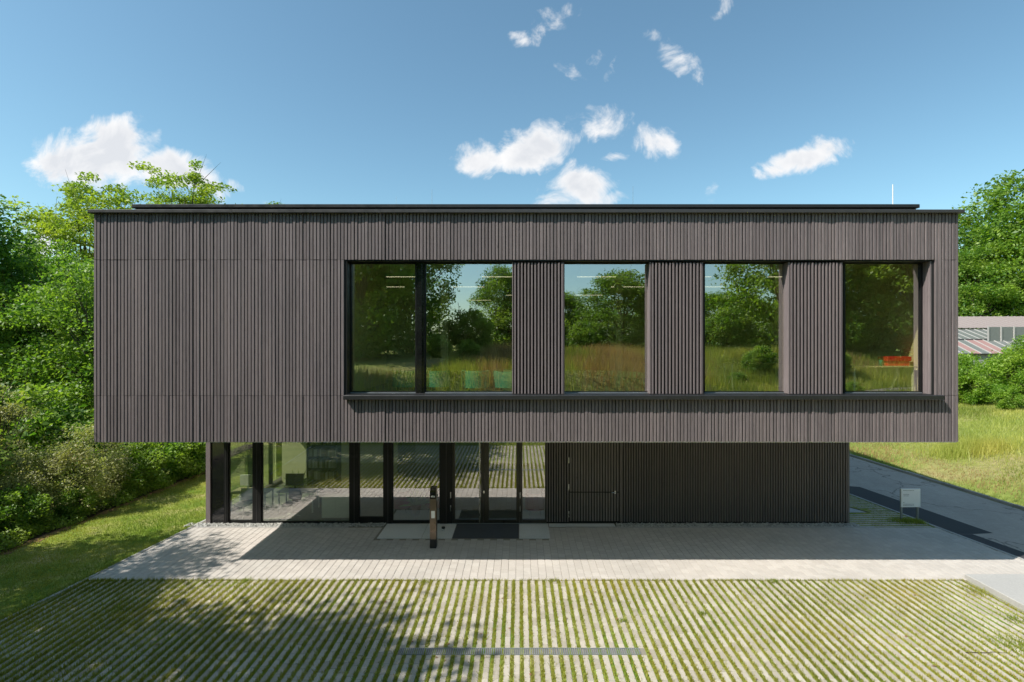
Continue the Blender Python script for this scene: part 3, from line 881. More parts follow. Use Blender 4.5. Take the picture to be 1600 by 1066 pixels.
for (px, d, z) in ((1395, 15.0, 10.55), (989, 15.0, 10.5), (675, 15.0, 10.4), (619, 19, 11.3)):
    X = (px - 811) * d / 800
    m = MB(); thick = .012 if px == 1395 else .005
    m.tube([(X, d, 9.45), (X, d, z)], [thick * 1.2, thick], 8); m.lathe(X, d, [(.06, 9.45), (.05, 9.5), (.02, 9.52)], 10)
    m.build('lightning_rod', MT['steel'] if px != 1395 else MT['white'], bld)

# ---- window band
m = MB()
m.box(OX0 - .028, OX0, D1 + .03, WD + .10, OZ0 - .04, OZ1 + .018)
m.box(OX0 + .001, OX1 - .001, D1 + .045, WD + .10, OZ1 - .012, OZ1 + .018)
m.build('band_reveal', MT['frame'], bld)
m = MB()
for k in range(3):
    m.board(OX1 - .004 - .002 * (k % 2), OX1 + .028, D1 + .055 + k * .085, D1 + .132 + k * .085, OZ0 - .03, OZ1 - .014, .001)
m.build('reveal_boards', MT['wood'], bld)
m = MB()
m.bbox(OX0 - .05, OX1 + .21, D1 - .13, D1 - .01, 4.545, 4.655, .012)
m.box(OX0 - .02, OX1 + .02, D1 - .0095, WD + .06, 4.60, 4.668)
m.build('window_sill', MT['metal'], bld)
def px1(p, d=WD):
    return (p - 811) * d / 800
wins = [(550, 649), (666, 801), (882, 1013), (1101, 1227), (1320, 1437)]
WZ0, WZ1 = 4.675, 7.925
for i, (a, b) in enumerate(wins):
    xa, xb = px1(a), px1(b)
    fw = .035 if i < 4 else .055
    m = MB()
    m.box(xa - fw, xa, WD - .03, WD + .06, WZ0, WZ1)
    m.box(xb, xb + fw, WD - .03, WD + .06, WZ0, WZ1)
    m.box(xa + .0005, xb - .0005, WD - .03, WD + .06, WZ1 - .03, WZ1)
    m.box(xa + .0005, xb - .0005, WD - .03, WD + .06, WZ0, WZ0 + .035)
    win = m.build('window', MT['frame'], bld)
    t0, t1 = [(.006, .003), (-.005, .002), (.004, -.004), (-.003, -.005), (.003, .005)][i]
    m = MB(); m.add([(xa, WD, WZ0 + .03), (xb, WD + t1, WZ0 + .03), (xb, WD + t0 + t1, WZ1 - .03), (xa, WD + t0, WZ1 - .03)], [(0, 1, 2, 3)])
    m.build('pane', MT['glass_up'], win)
    m = MB(); m.box(xa - .02, xb + .02, WD - .055, WD - .031, WZ0 - .004, WZ0 + .012)
    m.build('bottom_trim', MT['zinc'], win)
# black mullion panel between the first two windows
m = MB()
m.box(px1(649) + .036, px1(666) - .036, WD - .06, WD + .05, WZ0, WZ1)
m.box(px1(654), px1(660), WD - .085, WD - .061, WZ0 + .002, WZ1 - .002)
m.build('mullion_panel', MT['panel'], bld)
# slatted screens
def slat_mesh(w_, dpt, h):
    m = MB(); m.board(-w_ / 2, w_ / 2, 0, dpt, 0, h, .004, .5)
    me = bpy.data.meshes.new('slat')
    me.from_pydata(m.v, [], m.f); a = me.attributes.new('v', 'FLOAT', 'FACE'); a.data.foreach_set('value', np.array(m.c, dtype=np.float32))
    me.materials.append(MT['wood']); return me
sm = slat_mesh(.041, .075, WZ1 - .035 - WZ0)
for (a, b) in ((801, 881), (1016, 1098), (1233, 1316)):
    xa, xb = (a - 811) * (D1 + .06) / 800, (b - 811) * (D1 + .06) / 800
    m = MB(); m.box(xa + .012, xb - .012, D1 + .19, WD + .05, WZ0 + .002, WZ1 - .012)
    scr = m.build('slatted_screen', MT['backing'], bld)
    m = MB(); m.box(xa - .012, xa + .011, D1 + .06, WD + .055, WZ0, WZ1 - .02, .8); m.build('screen_jamb', MT['wood'], scr)
    m = MB(); m.box(xb - .011, xb + .006, D1 + .06, WD + .055, WZ0, WZ1 - .02, .5); m.build('screen_jamb', MT['wood'], scr)
    ns = 15
    for k in range(ns):
        xx = xa + .06 + (xb - xa - .10) * k / (ns - 1)
        o = bpy.data.objects.new('slat', sm); COL.objects.link(o); o.parent = scr
        o.location = Vector((xx, D1 + .05, WZ0)) - wloc(scr)

# ---- upper interior
FZ, CZ = 4.57, 8.15
m = MB(); m.box(XL + .26, XR - .26, WD + .07, 24.0, FZ - .18, FZ); m.build('upper_floor', MT['floor'], bld)
m = MB(); m.box(XL + .26, XR - .26, WD + .13, 24.0, CZ, CZ + .1); m.build('upper_ceiling', MT['olive'], bld)
m = MB()
m.box(10.28, 10.50, WD + .11, 24.0, FZ, CZ - .002)
m.box(-4.75, -4.40, WD + .11, 17.0, FZ, CZ - .002)
m.box(XL + .26, XR - .26, 23.7, 23.99, FZ, CZ - .002)
m.build('interior_wall', MT['olive'], bld)
m = MB()
m.box(3.4, 6.4, 19.2, 19.35, FZ, CZ - .002); m.box(-8.5, -3.6, 18.2, 18.35, FZ, CZ - .002); m.box(7.2, 10.2, 20.2, 20.35, FZ, CZ - .002)
m.build('partition_wall', MT['olive'], bld)
for X, d in ((-2.28, 15.6), (3.05, 15.6), (-1.0, 20.2), (7.9, 15.6)):
    m = MB(); m.box(X - .11, X + .11, d, d + .22, FZ, CZ - .002); m.build('interior_column', MT['olive'], bld)
for d, z, xs in ((14.2, 7.74, -3.7), (17.0, 7.75, -4.9), (19.8, 7.72, -5.8), (22.6, 7.74, -4.9)):
    for k in range(6):
        X = xs + 2.65 * k
        if X > 9.1: continue
        if d > 18.2 and X < -3.0: continue
        if d > 19.2 and X > 3: continue
        body = MB(); body.box(X, X + 1.1, d + .01, d + .05, z + .012, z + .024)
        for xr_ in (X + .1, X + 1.0):
            body.box(xr_ - .004, xr_ + .004, d + .026, d + .034, z + .051, CZ)
        bo = body.build('ceiling_light', MT['metal'], bld)
        t_ = MB(); t_.box(X + .01, X + 1.09, d + .02, d + .04, z + .003, z + .011); t_.build('light_tube', MT['lamp'], bo)

# ---- ground floor front
def gx_(p):
    return (p - 811) * GF / 800
ZS = Z0 - .025
gf = bld
m = MB(); m.board(gx_(322), gx_(329), GF - .02, GF + .2, -.02, ZS, .006, .9)
m.build('corner_board', MT['wood'], bld)
m = MB(); m.box(gx_(329) + .002, gx_(332), GF + .02, GF + .15, 0, ZS); m.build('corner_post', MT['frame'], bld)
m = MB(); m.box(gx_(332) + .001, gx_(351), GF + .0, GF + .06, .03, ZS); m.build('gloss_panel', MT['panel'], bld)
posts = [(351, 357.5), (396, 409), (547, 561), (600, 613), (688, 707)]
for a, b in posts:
    m = MB(); m.bbox(gx_(a) + .001, gx_(b) - .001, GF - .05, GF + .12, .0, ZS, .008)
    p = m.build('facade_post', MT['frame'], bld)
    m = MB(); c = (gx_(a) + gx_(b)) / 2; m.box(c - .012, c + .012, GF - .058, GF - .049, .01, ZS - .01); m.build('cover_strip', MT['metal'], p)
fixed = [(357.5, 396, .10), (409, 547, .07), (613, 688, .10)]
for a, b, lo in fixed:
    xa, xb = gx_(a), gx_(b)
    m = MB()
    m.box(xa, xa + .03, GF - .01, GF + .06, .001, ZS); m.box(xb - .03, xb, GF - .01, GF + .06, .001, ZS)
    m.box(xa + .031, xb - .031, GF - .01, GF + .06, .001, lo); m.box(xa + .031, xb - .031, GF - .01, GF + .06, ZS - .08, ZS)
    win = m.build('fixed_window', MT['frame'], bld)
    m = MB(); m.add([(xa + .03, GF + .02, lo), (xb - .03, GF + .02, lo), (xb - .03, GF + .02, ZS - .08), (xa + .03, GF + .02, ZS - .08)], [(0, 1, 2, 3)])
    m.build('pane', MT['glass_gr'], win)
def leaf(name, a, b, fl, fr, lo, parent=bld, handle=None):
    xa, xb = gx_(a), gx_(b)
    m = MB()
    m.bbox(xa + .002, xa + fl, GF - .035, GF + .06, .02, ZS - .06, .005); m.bbox(xb - fr, xb - .002, GF - .035, GF + .06, .02, ZS - .06, .005)
    m.bbox(xa + fl + .0005, xb - fr - .0005, GF - .034, GF + .06, .02, lo, .005); m.bbox(xa + fl + .0005, xb - fr - .0005, GF - .034, GF + .06, ZS - .20, ZS - .06, .005)
    o = m.build(name, MT['doorframe' if 'door' in name or 'side' in name else 'frame'], parent)
    m = MB(); m.add([(xa + fl - .002, GF + .01, lo - .002), (xb - fr + .002, GF + .01, lo - .002), (xb - fr + .002, GF + .01, ZS - .19), (xa + fl - .002, GF + .01, ZS - .19)], [(0, 1, 2, 3)])
    m.build('pane', MT['glass_gr'], o)
    return o
leaf('casement_window', 561, 600, .022, .022, .22)
d1 = leaf('entrance_door', 707, 755, .085, .075, .14)
d2 = leaf('entrance_door', 755, 811.5, .19, .10, .14)
leaf('side_light', 811.5, 853, .10, .03, .14)
m = MB(); m.tube([(gx_(749.6), GF - .10, .06), (gx_(749.6), GF - .10, ZS - .05)], .018, 10)
for z in (.25, 1.2, 2.3, 3.2):
    m.tube([(gx_(749.6), GF - .10, z), (gx_(749.6) + .02, GF - .03, z)], .01, 8)
m.build('pull_bar', MT['steel'], d1)
m = MB(); m.box(gx_(755.3), gx_(757.3), GF - .06, GF - .036, 1.0, 1.08); m.build('lock_plate', MT['steel'], d2)
for px in (704.6, 812.7):
    for z in (.42, .85, 2.92, 3.3):
        m = MB(); m.tube([(gx_(px), GF - .075, z), (gx_(px), GF - .075, z + .19)], .017, 8)
        m.build('hinge', MT['steel'], d1 if px < 800 else d2)
m = MB(); m.box(gx_(700), gx_(853), GF - .06, GF + .09, -.02, .018); m.build('door_threshold', MT['zinc'], bld)
# ---- slatted wall on the right
xa, xb = gx_(853.5), gx_(1327)
m = MB(); m.box(xa, xb - .03, GF + .09, GF + .3, -.02, ZS); wl = m.build('slatted_wall', MT['backing'], bld)
fm = slat_mesh(.040, .07, ZS - .06)
fm.materials.clear(); fm.materials.append(MT['fin'])
dx0, dx1 = gx_(889), gx_(968)
x = xa + .03; k = 0
while x < xb - .08:
    if not (dx0 - .07 < x < dx1 + .07):
        o = bpy.data.objects.new('wall_slat', fm); COL.objects.link(o); o.parent = wl
        o.location = Vector((x, GF - .02 , .055)) - wloc(wl)
    x += .0843
for x in (dx0 - .035, dx1 + .035):
    o = bpy.data.objects.new('wall_slat', fm); COL.objects.link(o); o.parent = wl
    o.location = Vector((x, GF - .02, .055)) - wloc(wl)
m = MB(); m.board(xb - .06, xb, GF - .02, GF + .32, .0, ZS, .005, .5); m.build('corner_board', MT['fin'], bld)
m = MB(); m.box(xa + .01, xb - .07, GF + .03, GF + .048, .0, .05); m.build('base_strip', MT['frame'], bld)
# side door, boards set on a black leaf
m = MB(); m.box(dx0, dx1, GF + .012, GF + .049, .04, 3.06)
sd = m.build('side_door', MT['frame'], bld)
dl1 = slat_mesh(.052, .03, 1.98); dl0 = slat_mesh(.052, .03, .92)
for me_ in (dl1, dl0):
    me_.materials.clear(); me_.materials.append(MT['fin'])
nd = 18
for k in range(nd):
    xx = dx0 + .06 + (dx1 - dx0 - .12) * k / (nd - 1)
    for me_, z in ((dl0, .08), (dl1, 1.04)):
        o = bpy.data.objects.new('door_slat', me_); COL.objects.link(o); o.parent = sd
        o.location = Vector((xx, GF - .022, z)) - wloc(sd)
for z in (.22, 1.10, 1.98):
    m = MB(); m.tube([(dx0 - .012, GF - .045, z), (dx0 - .012, GF - .045, z + .19)], .016, 8); m.build('hinge', MT['steel'], sd)
m = MB(); m.box(dx1 - .17, dx1 - .13, GF - .045, GF - .023, .98, 1.07); m.tube([(dx1 - .15, GF - .045, 1.03), (dx1 - .15, GF - .09, 1.03), (dx1 - .28, GF - .09, 1.03)], .010, 8)
m.build('door_handle', MT['steel'], sd)
# right and left ground floor walls, back
m = MB()
m.box(xb - .30, xb - .01, GF + .325, DB - 2, -.05, ZS)
gl_ = gx_(322)
m.box(gl_ + .01, gl_ + .25, GF + .21, 17.6, -.05, ZS); m.box(gl_ + .01, gl_ + .25, 22.4, DB - 2, -.05, ZS); m.box(gl_ + .01, gl_ + .25, 17.601, 22.399, 3.0, ZS); m.box(gl_ + .01, gl_ + .25, 17.601, 22.399, -.05, .12)
m.box(gx_(322) + .26, xb - .31, 25.0, 25.25, -.05, ZS)
m.build('ground_floor_wall', MT['fin'], bld)
m = MB(); m.box(gx_(322) + .26, xb - .31, GF + .13, 24.99, -.05, -.004); m.build('ground_floor_slab', MT['floor'], bld)
m = MB(); m.box(gx_(322) + .26, gx_(853), GF + .13, 24.99, 3.2, 3.3); m.build('ground_ceiling', MT['white'], bld)
m = MB()
m.box(gx_(322) + .251, gx_(322) + .258, GF + .21, 17.59, -.003, 3.19); m.box(gx_(322) + .251, gx_(322) + .258, 22.41, 24.9, -.003, 3.19)
m.box(gx_(322) + .27, -5.1, 21.5, 21.62, -.003, 3.19)
m.build('interior_wall', MT['olive'], bld)
m = MB()
m.box(gx_(853), gx_(853) + .14, GF + .31, 24.9, -.003, 3.19); m.box(-5.0, gx_(853) - .01, 24.7, 24.9, -.003, 3.19)
m.build('lobby_wall', MT['greywall'], bld)

m = MB()
for y in (17.601, 19.2, 20.8, 22.34):
    m.box(gl_ + .06, gl_ + .20, y, y + .058, .121, 2.999)
sw = m.build('added_side_window', MT['frame'], bld)  # unseen window, added to let daylight into the ground-floor room
m = MB(); m.add([(gl_ + .12, 17.61, .12), (gl_ + .12, 22.39, .12), (gl_ + .12, 22.39, 3.0), (gl_ + .12, 17.61, 3.0)], [(0, 1, 2, 3)]); m.build('pane', MT['glass_gr'], sw)
# ------------------------------------------------------------------ furniture seen through the glass
def desk(x0, x1, y0, y1, zf, h, label, group=None):
    t = empty('desk', ((x0 + x1) / 2, (y0 + y1) / 2, zf), label, 'desk', group)
    m = MB(); m.bbox(x0, x1, y0, y1, zf + h - .03, zf + h, .004); m.build('desk_top', MT['tabletop'], t)
    for (a, b) in ((x0 + .05, y0 + .05), (x1 - .09, y0 + .05), (x0 + .05, y1 - .09), (x1 - .09, y1 - .09)):
        m = MB(); m.box(a, a + .04, b, b + .04, zf, zf + h - .031); m.build('leg', MT['white'], t)
    return t
def monitor(x, y, z, w_, h, mat, label, group=None):
    t = empty('monitor', (x, y, z), label, 'monitor', group)
    m = MB(); m.bbox(x - w_ / 2, x + w_ / 2, y, y + .04, z + .14, z + .14 + h, .006); m.build('screen', mat, t)
    m = MB(); m.box(x - .03, x + .03, y + .041, y + .07, z + .01, z + .30); m.box(x - .12, x + .12, y - .06, y + .12, z, z + .012); m.build('stand', mat, t)
    return t
def chair(x, y, z, mat, label, rz=0):
    t = empty('office_chair', (x, y, z), label, 'chair')
    m = MB(); m.bbox(x - .23, x + .23, y - .22, y + .22, z + .43, z + .49, .02); m.build('seat', mat, t)
    m = MB(); m.bbox(x - .21, x + .21, y + .2, y + .25, z + .53, z + .92, .02); m.build('backrest', mat, t)
    m = MB(); m.tube([(x, y, z + .08), (x, y, z + .43)], .025, 8); m.build('column', MT['white'], t)
    for k in range(5):
        a = k * 1.2566
        m = MB(); m.tube([(x, y, z + .09), (x + .28 * math.cos(a), y + .28 * math.sin(a), z + .04)], [.02, .014], 6); m.build('leg', MT['white'], t)
    return t
def tub(x, y, z, mat, label, r=.34, h=.75, name='lounge_chair', group=None):
    t = empty(name, (x, y, z), label, 'armchair', group)
    m = MB(); n = 18
    for k in range(n):
        a0 = math.pi * (-.20 + 1.4 * k / n); a1 = math.pi * (-.20 + 1.4 * (k + 1) / n)
        pts = []
        for a, rr in ((a0, r), (a1, r), (a1, r - .07), (a0, r - .07)):
            pts.append((x + rr * math.cos(a - math.pi), y + rr * math.sin(a - math.pi)))
        m.prism(pts, z + .18, z + h, .5)
    m.build('shell', mat, t)
    m = MB(); m.lathe(x, y, [(r - .08, z + .18), (r - .075, z + .40), (r - .12, z + .43)], 18); m.build('seat', mat, t, True)
    for sx, sy in ((-1, -1), (1, -1), (1, 1), (-1, 1)):
        m = MB(); m.tube([(x + sx * .16, y + sy * .16, z + .18), (x + sx * .2, y + sy * .2, z)], .014, 6); m.build('leg', MT['black'], t)
    return t
desk(-10.0, -8.7, 17.6, 18.3, 0, .73, 'pale topped desk with white legs at the left end of the ground floor')
desk(-8.4, -7.1, 17.7, 18.4, 0, .73, 'pale desk with white legs behind the wide ground-floor pane')
monitor(-9.55, 18.0, .73, .52, .38, MT['white'], 'white backed monitor on the desk in the left corner')
monitor(-8.75 - .4, 17.95, .73, .2, .25, MT['white'], 'small white screen beside the larger corner monitor')
monitor(-7.9, 18.0, .73, .62, .42, MT['screen'], 'dark wide monitor on the desk behind the wide pane')
chair(-7.7, 17.35, 0, MT['black'], 'dark office chair in front of the desk behind the wide pane')
chair(-9.3, 17.3, 0, MT['white'], 'white office chair at the corner desk')
t = empty('sideboard', (-6.13, 17.4, 0), 'low white sideboard standing against the wide ground-floor pane', 'cabinet')
m = MB(); m.bbox(-6.60, -5.66, 17.12, 17.55, .04, .74, .006); m.build('carcass', MT['white'], t)
for a, b in ((-6.59, -6.14), (-6.12, -5.67)):
    m = MB(); m.bbox(a, b, 17.10, 17.118, .06, .72, .004); m.build('door', MT['white'], t)
t = empty('bookshelf', (-7.7, 20, 0), 'dark tall bookshelf filled with files behind the desks', 'shelf')
m = MB()
m.box(-8.3, -8.26, 20, 20.35, 0, 2.5); m.box(-7.1, -7.06, 20, 20.35, 0, 2.5)
for z in (.02, .5, .95, 1.4, 1.85, 2.46):
    m.box(-8.259, -7.101, 20, 20.34, z, z + .03)
m.box(-8.29, -7.07, 20.351, 20.37, 0, 2.5); m.build('shelf_frame', MT['black'], t)
for z in (.53, .98, 1.43, 1.88):
    x = -8.24
    while x < -7.2:
        wb = random.uniform(.03, .08)
        if random.random() < .85:
            m = MB(); m.box(x, x + wb, 20.03, 20.3, z + .001, z + random.uniform(.25, .33)); m.build('book', MT['book'], t)
        x += wb + .004
def potplant(x, y, z, h, label, n=60, seed=1):
    t = empty('potted_plant', (x, y, z), label, 'plant')
    m = MB(); m.lathe(x, y, [(.13, z), (.19, z + .3), (.20, z + .33), (.17, z + .33), (.16, z + .27)], 18); m.build('pot', MT['terracotta'], t, True)
    r = random.Random(seed); m = MB()
    for k in range(n):
        a = r.uniform(0, 6.28); e = r.uniform(.2, 1.4); L = h * r.uniform(.4, 1)
        d = Vector((math.cos(a) * math.cos(e), math.sin(a) * math.cos(e), math.sin(e)))
        s = d.cross(Vector((0, 0, 1))).normalized() * r.uniform(.03, .06)
        p0 = Vector((x, y, z + .3)); p1 = p0 + d * L * .6; p2 = p0 + d * L + Vector((0, 0, -.12 * L))
        m.add([p0, p1 + s, p2, p1 - s], [(0, 1, 2, 3)])
    m.build('foliage', MT['leaf_mid'], t)
potplant(-3.55, 17.6, 0, .8, 'leafy plant in a terracotta pot behind the pane left of the entrance', 60, 2)
potplant(-8.2, 18.9, .0, 1.1, 'tall pot plant between the two office desks', 70, 3)
tub(-4.1, 17.9, 0, MT['redfab'], 'dark red tub chair beside the potted plant in the lobby', name='tub_chair')
tub(-2.95, 18.0, 0, MT['redfab'], 'dark red tub chair behind the info pillar in the lobby', name='tub_chair')
tub(.55, 17.7, 0, MT['redfab'], 'dark red tub chair behind the narrow pane right of the doors', name='tub_chair')
tub(-3.05, 13.75, FZ, MT['teal'], 'teal armchair behind the leftmost upper window', h=.62)
tub(-2.20, 13.8, FZ, MT['teal'], 'teal armchair just right of the black mullion panel', h=.6)
tub(-1.15, 13.55, FZ, MT['teal'], 'teal armchair in the middle of the second upper window', h=.62, r=.37)
tub(-.30, 13.6, FZ, MT['teal'], 'teal armchair beside the first slatted screen', h=.6, r=.38)
desk(8.55, 10.2, 13.1, 13.75, FZ, .75, 'pale topped table behind the rightmost upper window')
t = empty('red_box', (9.85, 13.4, FZ + .75), 'red lidded box on the table in the rightmost upper window', 'box')
m = MB(); m.bbox(9.58, 10.15, 13.3, 13.6, FZ + .752, FZ + .87, .006); m.build('box_body', MT['red'], t)
m = MB(); m.bbox(9.55, 10.18, 13.27, 13.63, FZ + .873, FZ + .99, .01); m.build('lid', MT['red'], t)
m = MB(); m.lathe(9.42, 13.35, [(.045, FZ + .751), (.05, FZ + .90), (.04, FZ + .905), (.035, FZ + .76)], 14)
tag(m.build('cup', MT['teal'], None, True), 'pale teal cup beside the red box on the table', 'cup')
t = MB()
for k in range(16):
    f = k / 15
    xx = 9.90 - .22 * f + .05 * math.sin(f * 3); zz = FZ + .70 - .66 * f
    t.bbox(xx - .03, xx + .03, 13.40, 13.45, zz - .014, zz + .014, .004)
    t.box(xx - .008, xx + .008, 13.42, 13.435, zz - .03, zz - .0145)
tag(t.build('cable_chain', MT['white']), 'white cable chain hanging under the table with the red box', 'cable')
desk(6.2, 7.9, 15.0, 15.7, FZ, .75, 'pale desk behind the third slatted screen upstairs')
monitor(7.45, 15.3, FZ + .75, .6, .4, MT['screen'], 'dark monitor on the upstairs desk by the third screen')
desk(3.7, 5.2, 14.9, 15.6, FZ, .75, 'pale desk behind the second slatted screen upstairs')
monitor(4.55, 15.2, FZ + .75, .55, .38, MT['screen'], 'dark monitor on the upstairs desk by the second screen')

# ------------------------------------------------------------------ things in front of the building
px0, px1_ = -2.565, -2.385
t = empty('info_pillar', (-2.47, 14.72, 0), 'slim bronze entrance pillar with slanted black top and intercom panel', 'pillar')
m = MB(); m.bbox(px0, px1_, 14.72, 14.94, .0, .26, .004); m.build('plinth', MT['black'], t)
prof = [(14.72, .262), (14.72, 1.62), (14.73, 1.66), (14.79, 1.735), (14.82, 1.745), (14.94, 1.745), (14.94, .262)]
m = MB(); n = len(prof)
m.add([(px0, y, z) for y, z in prof] + [(px1_, y, z) for y, z in prof],
      [tuple(range(n - 1, -1, -1)), tuple(range(n, 2 * n))] + [(i, (i + 1) % n, n + (i + 1) % n, n + i) for i in range(n)])
m.build('pillar_body', MT['bronze'], t)
m = MB(); m.add([(px0 + .008, 14.7155, 1.43), (px1_ - .008, 14.7155, 1.43), (px1_ - .008, 14.7155, 1.615), (px1_ - .008, 14.726, 1.663), (px1_ - .008, 14.786, 1.742), (px0 + .008, 14.786, 1.742), (px0 + .008, 14.726, 1.663), (px0 + .008, 14.7155, 1.615)],
      [(0, 1, 2, 7), (7, 2, 3, 6), (6, 3, 4, 5)])
m.build('top_panel', MT['panel'], t)
m = MB()
for k in range(3):
    m.box(px0 + .032 + k * .04, px0 + .064 + k * .04, 14.711, 14.7145, 1.475, 1.50)
m.box(px0 + .045, px0 + .13, 14.711, 14.7145, 1.512, 1.520); m.build('white_lettering', MT['white'], t)
m = MB(); m.bbox(px0 + .04, px1_ - .035, 14.708, 14.7195, .87, 1.08, .003); m.build('intercom_panel', MT['white'], t)
m = MB()
for z in (1.36, 1.46):
    m.box(px1_ + .001, px1_ + .03, 14.80, 14.90, z, z + .06)
m.build('card_reader', MT['zinc'], t)
t = empty('door_stop', (-2.38, 16.1, 0), 'small round steel door stop on the pale slab beside the mat', 'door stop')
m = MB(); m.lathe(-2.38, 16.1, [(.05, .004), (.05, .02), (.03, .03), (.03, .06)], 16); m.build('base', MT['steel'], t, True)
m = MB(); m.lathe(-2.38, 16.1, [(.032, .061), (.055, .07), (.06, .095), (.05, .12), (.02, .13)], 16); m.build('buffer', MT['black'], t, True)

t = empty('drain_channel', (0, 9.87, 0), 'long galvanised slotted drain grate let into the grass-jointed paving', 'drain')
m = MB()
m.box(DR[0], DR[1], DR[2], DR[2] + .016, -.05, .002); m.box(DR[0], DR[1], DR[3] - .016, DR[3], -.05, .002)
m.box(DR[0], DR[0] + .014, DR[2] + .017, DR[3] - .017, -.05, .002); m.box(DR[1] - .014, DR[1], DR[2] + .017, DR[3] - .017, -.05, .002)
m.build('frame', MT['zinc'], t)
m = MB(); m.box(DR[0] + .015, DR[1] - .015, DR[2] + .017, DR[3] - .017, -.05, -.03); m.build('trough', MT['black'], t)
bar = MB(); bar.bbox(-.010, .010, -.088, .088, -.022, .001, .002)
me = bpy.data.meshes.new('bar'); me.from_pydata(bar.v, [], bar.f); me.materials.append(MT['zinc'])
x = DR[0] + .04
while x < DR[1] - .02:
    o = bpy.data.objects.new('bar', me); COL.objects.link(o); o.parent = t
    o.location = (x, .0 - .005, 0)
    x += .0385 if abs(((x - DR[0]) % .5) - .48) > .02 else .05

t = empty('info_sign', (12.98, 17.0, 0), 'small white sign board on two thin steel posts beside the road', 'sign')
for X in (12.71, 13.25):
    m = MB(); m.box(X - .028, X + .028, 17.0, 17.05, -.03, 1.05); m.build('post', MT['zinc'], t)
m = MB(); m.bbox(12.665, 13.30, 16.962, 16.998, .45, 1.06, .004); m.build('board', MT['signface'], t)
m = MB()
for z, a, b in ((1.0, .06, .42), (.87, .06, .26), (.82, .06, .25), (.60, .06, .10), (.545, .06, .42), (.50, .06, .42)):
    x = 12.665 + a; r_ = random.Random(int(z * 1000))
    while x < 12.665 + b:
        lw = r_.uniform(.012, .05); m.box(x, min(x + lw, 12.665 + b), 16.9595, 16.9615, z, z + .014); x += lw + .008
m.build('text_lines', MT['ink'], t)

m = MB()
p = [Vector((8.55, 9.75 + .05, .012))]
for k in range(6):
    p.append(p[-1] + Vector((.13, random.uniform(-.03, .03), random.uniform(-.001, .004))))
m.tube(p, [.007, .007, .006, .006, .005, .004, .003], 6); m.tube([p[3], p[3] + Vector((.1, .09, .01))], [.004, .002], 5)
tag(m.build('twig', MT['bark']), 'thin brown twig lying across the paving near the right edge', 'twig')
rl = np.random.default_rng(77); Vs = []; n = 70
for k in range(n):
    y = rl.uniform(8.9, 12.6); x = rl.uniform(-9, 10.5); s = rl.uniform(.02, .05); a = rl.uniform(0, 6.28)
    d = np.array([math.cos(a), math.sin(a), 0]); e = np.array([-d[1], d[0], 0]); c = np.array([x, y, .01])
    Vs += [c - d * s, c + e * s * .5 + [0, 0, .008], c + d * s + [0, 0, .004], c - e * s * .5 + [0, 0, .006]]
lf = link('fallen_leaves', mesh_np('fallen_leaves', np.array(Vs), np.arange(4 * n).reshape(-1, 4), rl.uniform(0, 1, n)), MT['rustsoil'])
tag(lf, 'brown fallen leaves scattered over the grass-jointed paving', 'leaves', kind='stuff')

# ------------------------------------------------------------------ greenhouse beyond the meadow
gh = empty('greenhouse', (45, 46, 2.6), 'old low greenhouse with pink roof and sloping white-barred glass beyond the bushes', 'greenhouse')
gh.rotation_euler = (0, 0, 0)
def skew(x, y):  # slightly turned
    return y - (x - 38) * .06
def quad_strip(m, x0, x1, ya, za, yb, zb, th=.05, val=None):
    m.add([(x0, skew(x0, ya), za), (x1, skew(x1, ya), za), (x1, skew(x1, yb), zb), (x0, skew(x0, yb), zb),
           (x0, skew(x0, ya), za + th), (x1, skew(x1, ya), za + th), (x1, skew(x1, yb), zb + th), (x0, skew(x0, yb), zb + th)],
          [(0, 3, 2, 1), (4, 5, 6, 7), (0, 1, 5, 4), (1, 2, 6, 5), (2, 3, 7, 6), (3, 0, 4, 7)], val)
G0, G1 = 36.5, 54.0
m = MB(); m.add([(G0, skew(G0, 44.1), 1.0), (G1, skew(G1, 44.1), 1.0), (G1, skew(G1, 44.1), 4.72), (G0, skew(G0, 44.1), 4.72), (G0, skew(G0, 54), 1.0), (G1, skew(G1, 54), 1), (G1, skew(G1, 54), 7.0), (G0, skew(G0, 54), 7.0)],
      [(0, 1, 2, 3), (1, 5, 6, 2), (5, 4, 7, 6), (4, 0, 3, 7)]); m.build('wall', MT['ghwall'], gh)
k = 0; x = G0
while x < G1 - .1:
    m = MB(); red = k in (3, 5, 6)
    quad_strip(m, x + .03, x + .72, 44.0, 4.80, 46.6, 5.95, .03); m.build('glass_panel', MT['ghred'] if red else MT['ghglass'], gh)
    m = MB(); quad_strip(m, x + .72, x + .79, 43.95, 4.80, 46.6, 5.97, .06); m.build('glazing_bar', MT['ghbar'], gh)
    m = MB(); quad_strip(m, x + .03, x + .72, 46.9, 6.05, 49.4, 6.98, .03); m.build('glass_panel', MT['ghglass'], gh)
    m = MB(); quad_strip(m, x + .72, x + .79, 46.9, 6.05, 49.4, 7.0, .06); m.build('glazing_bar', MT['ghbar'], gh)
    x += .79; k += 1
m = MB(); quad_strip(m, G0, G1, 46.55, 5.90, 46.92, 6.02, .06); quad_strip(m, G0, G1, 43.9, 4.72, 44.1, 4.76, .07); m.build('gutter', MT['backing'], gh)
x = G0
while x < G1:
    m = MB(); quad_strip(m, x, x + .58, 49.3, 7.10, 53.5, 8.35, .05); m.build('roof_sheet', MT['ghroof'], gh)
    m = MB(); quad_strip(m, x + .58, x + .66, 49.3, 7.13, 53.5, 8.38, .06); m.build('roof_ridge', MT['ghroof'], gh)
    x += .66
m = MB()
m.add([(42.2, skew(42.2, 46.4), 5.9), (G1, skew(G1, 46.4), 5.9), (G1, skew(G1, 46.4), 7.15), (42.2, skew(42.2, 46.4), 7.15)], [(0, 1, 2, 3)])
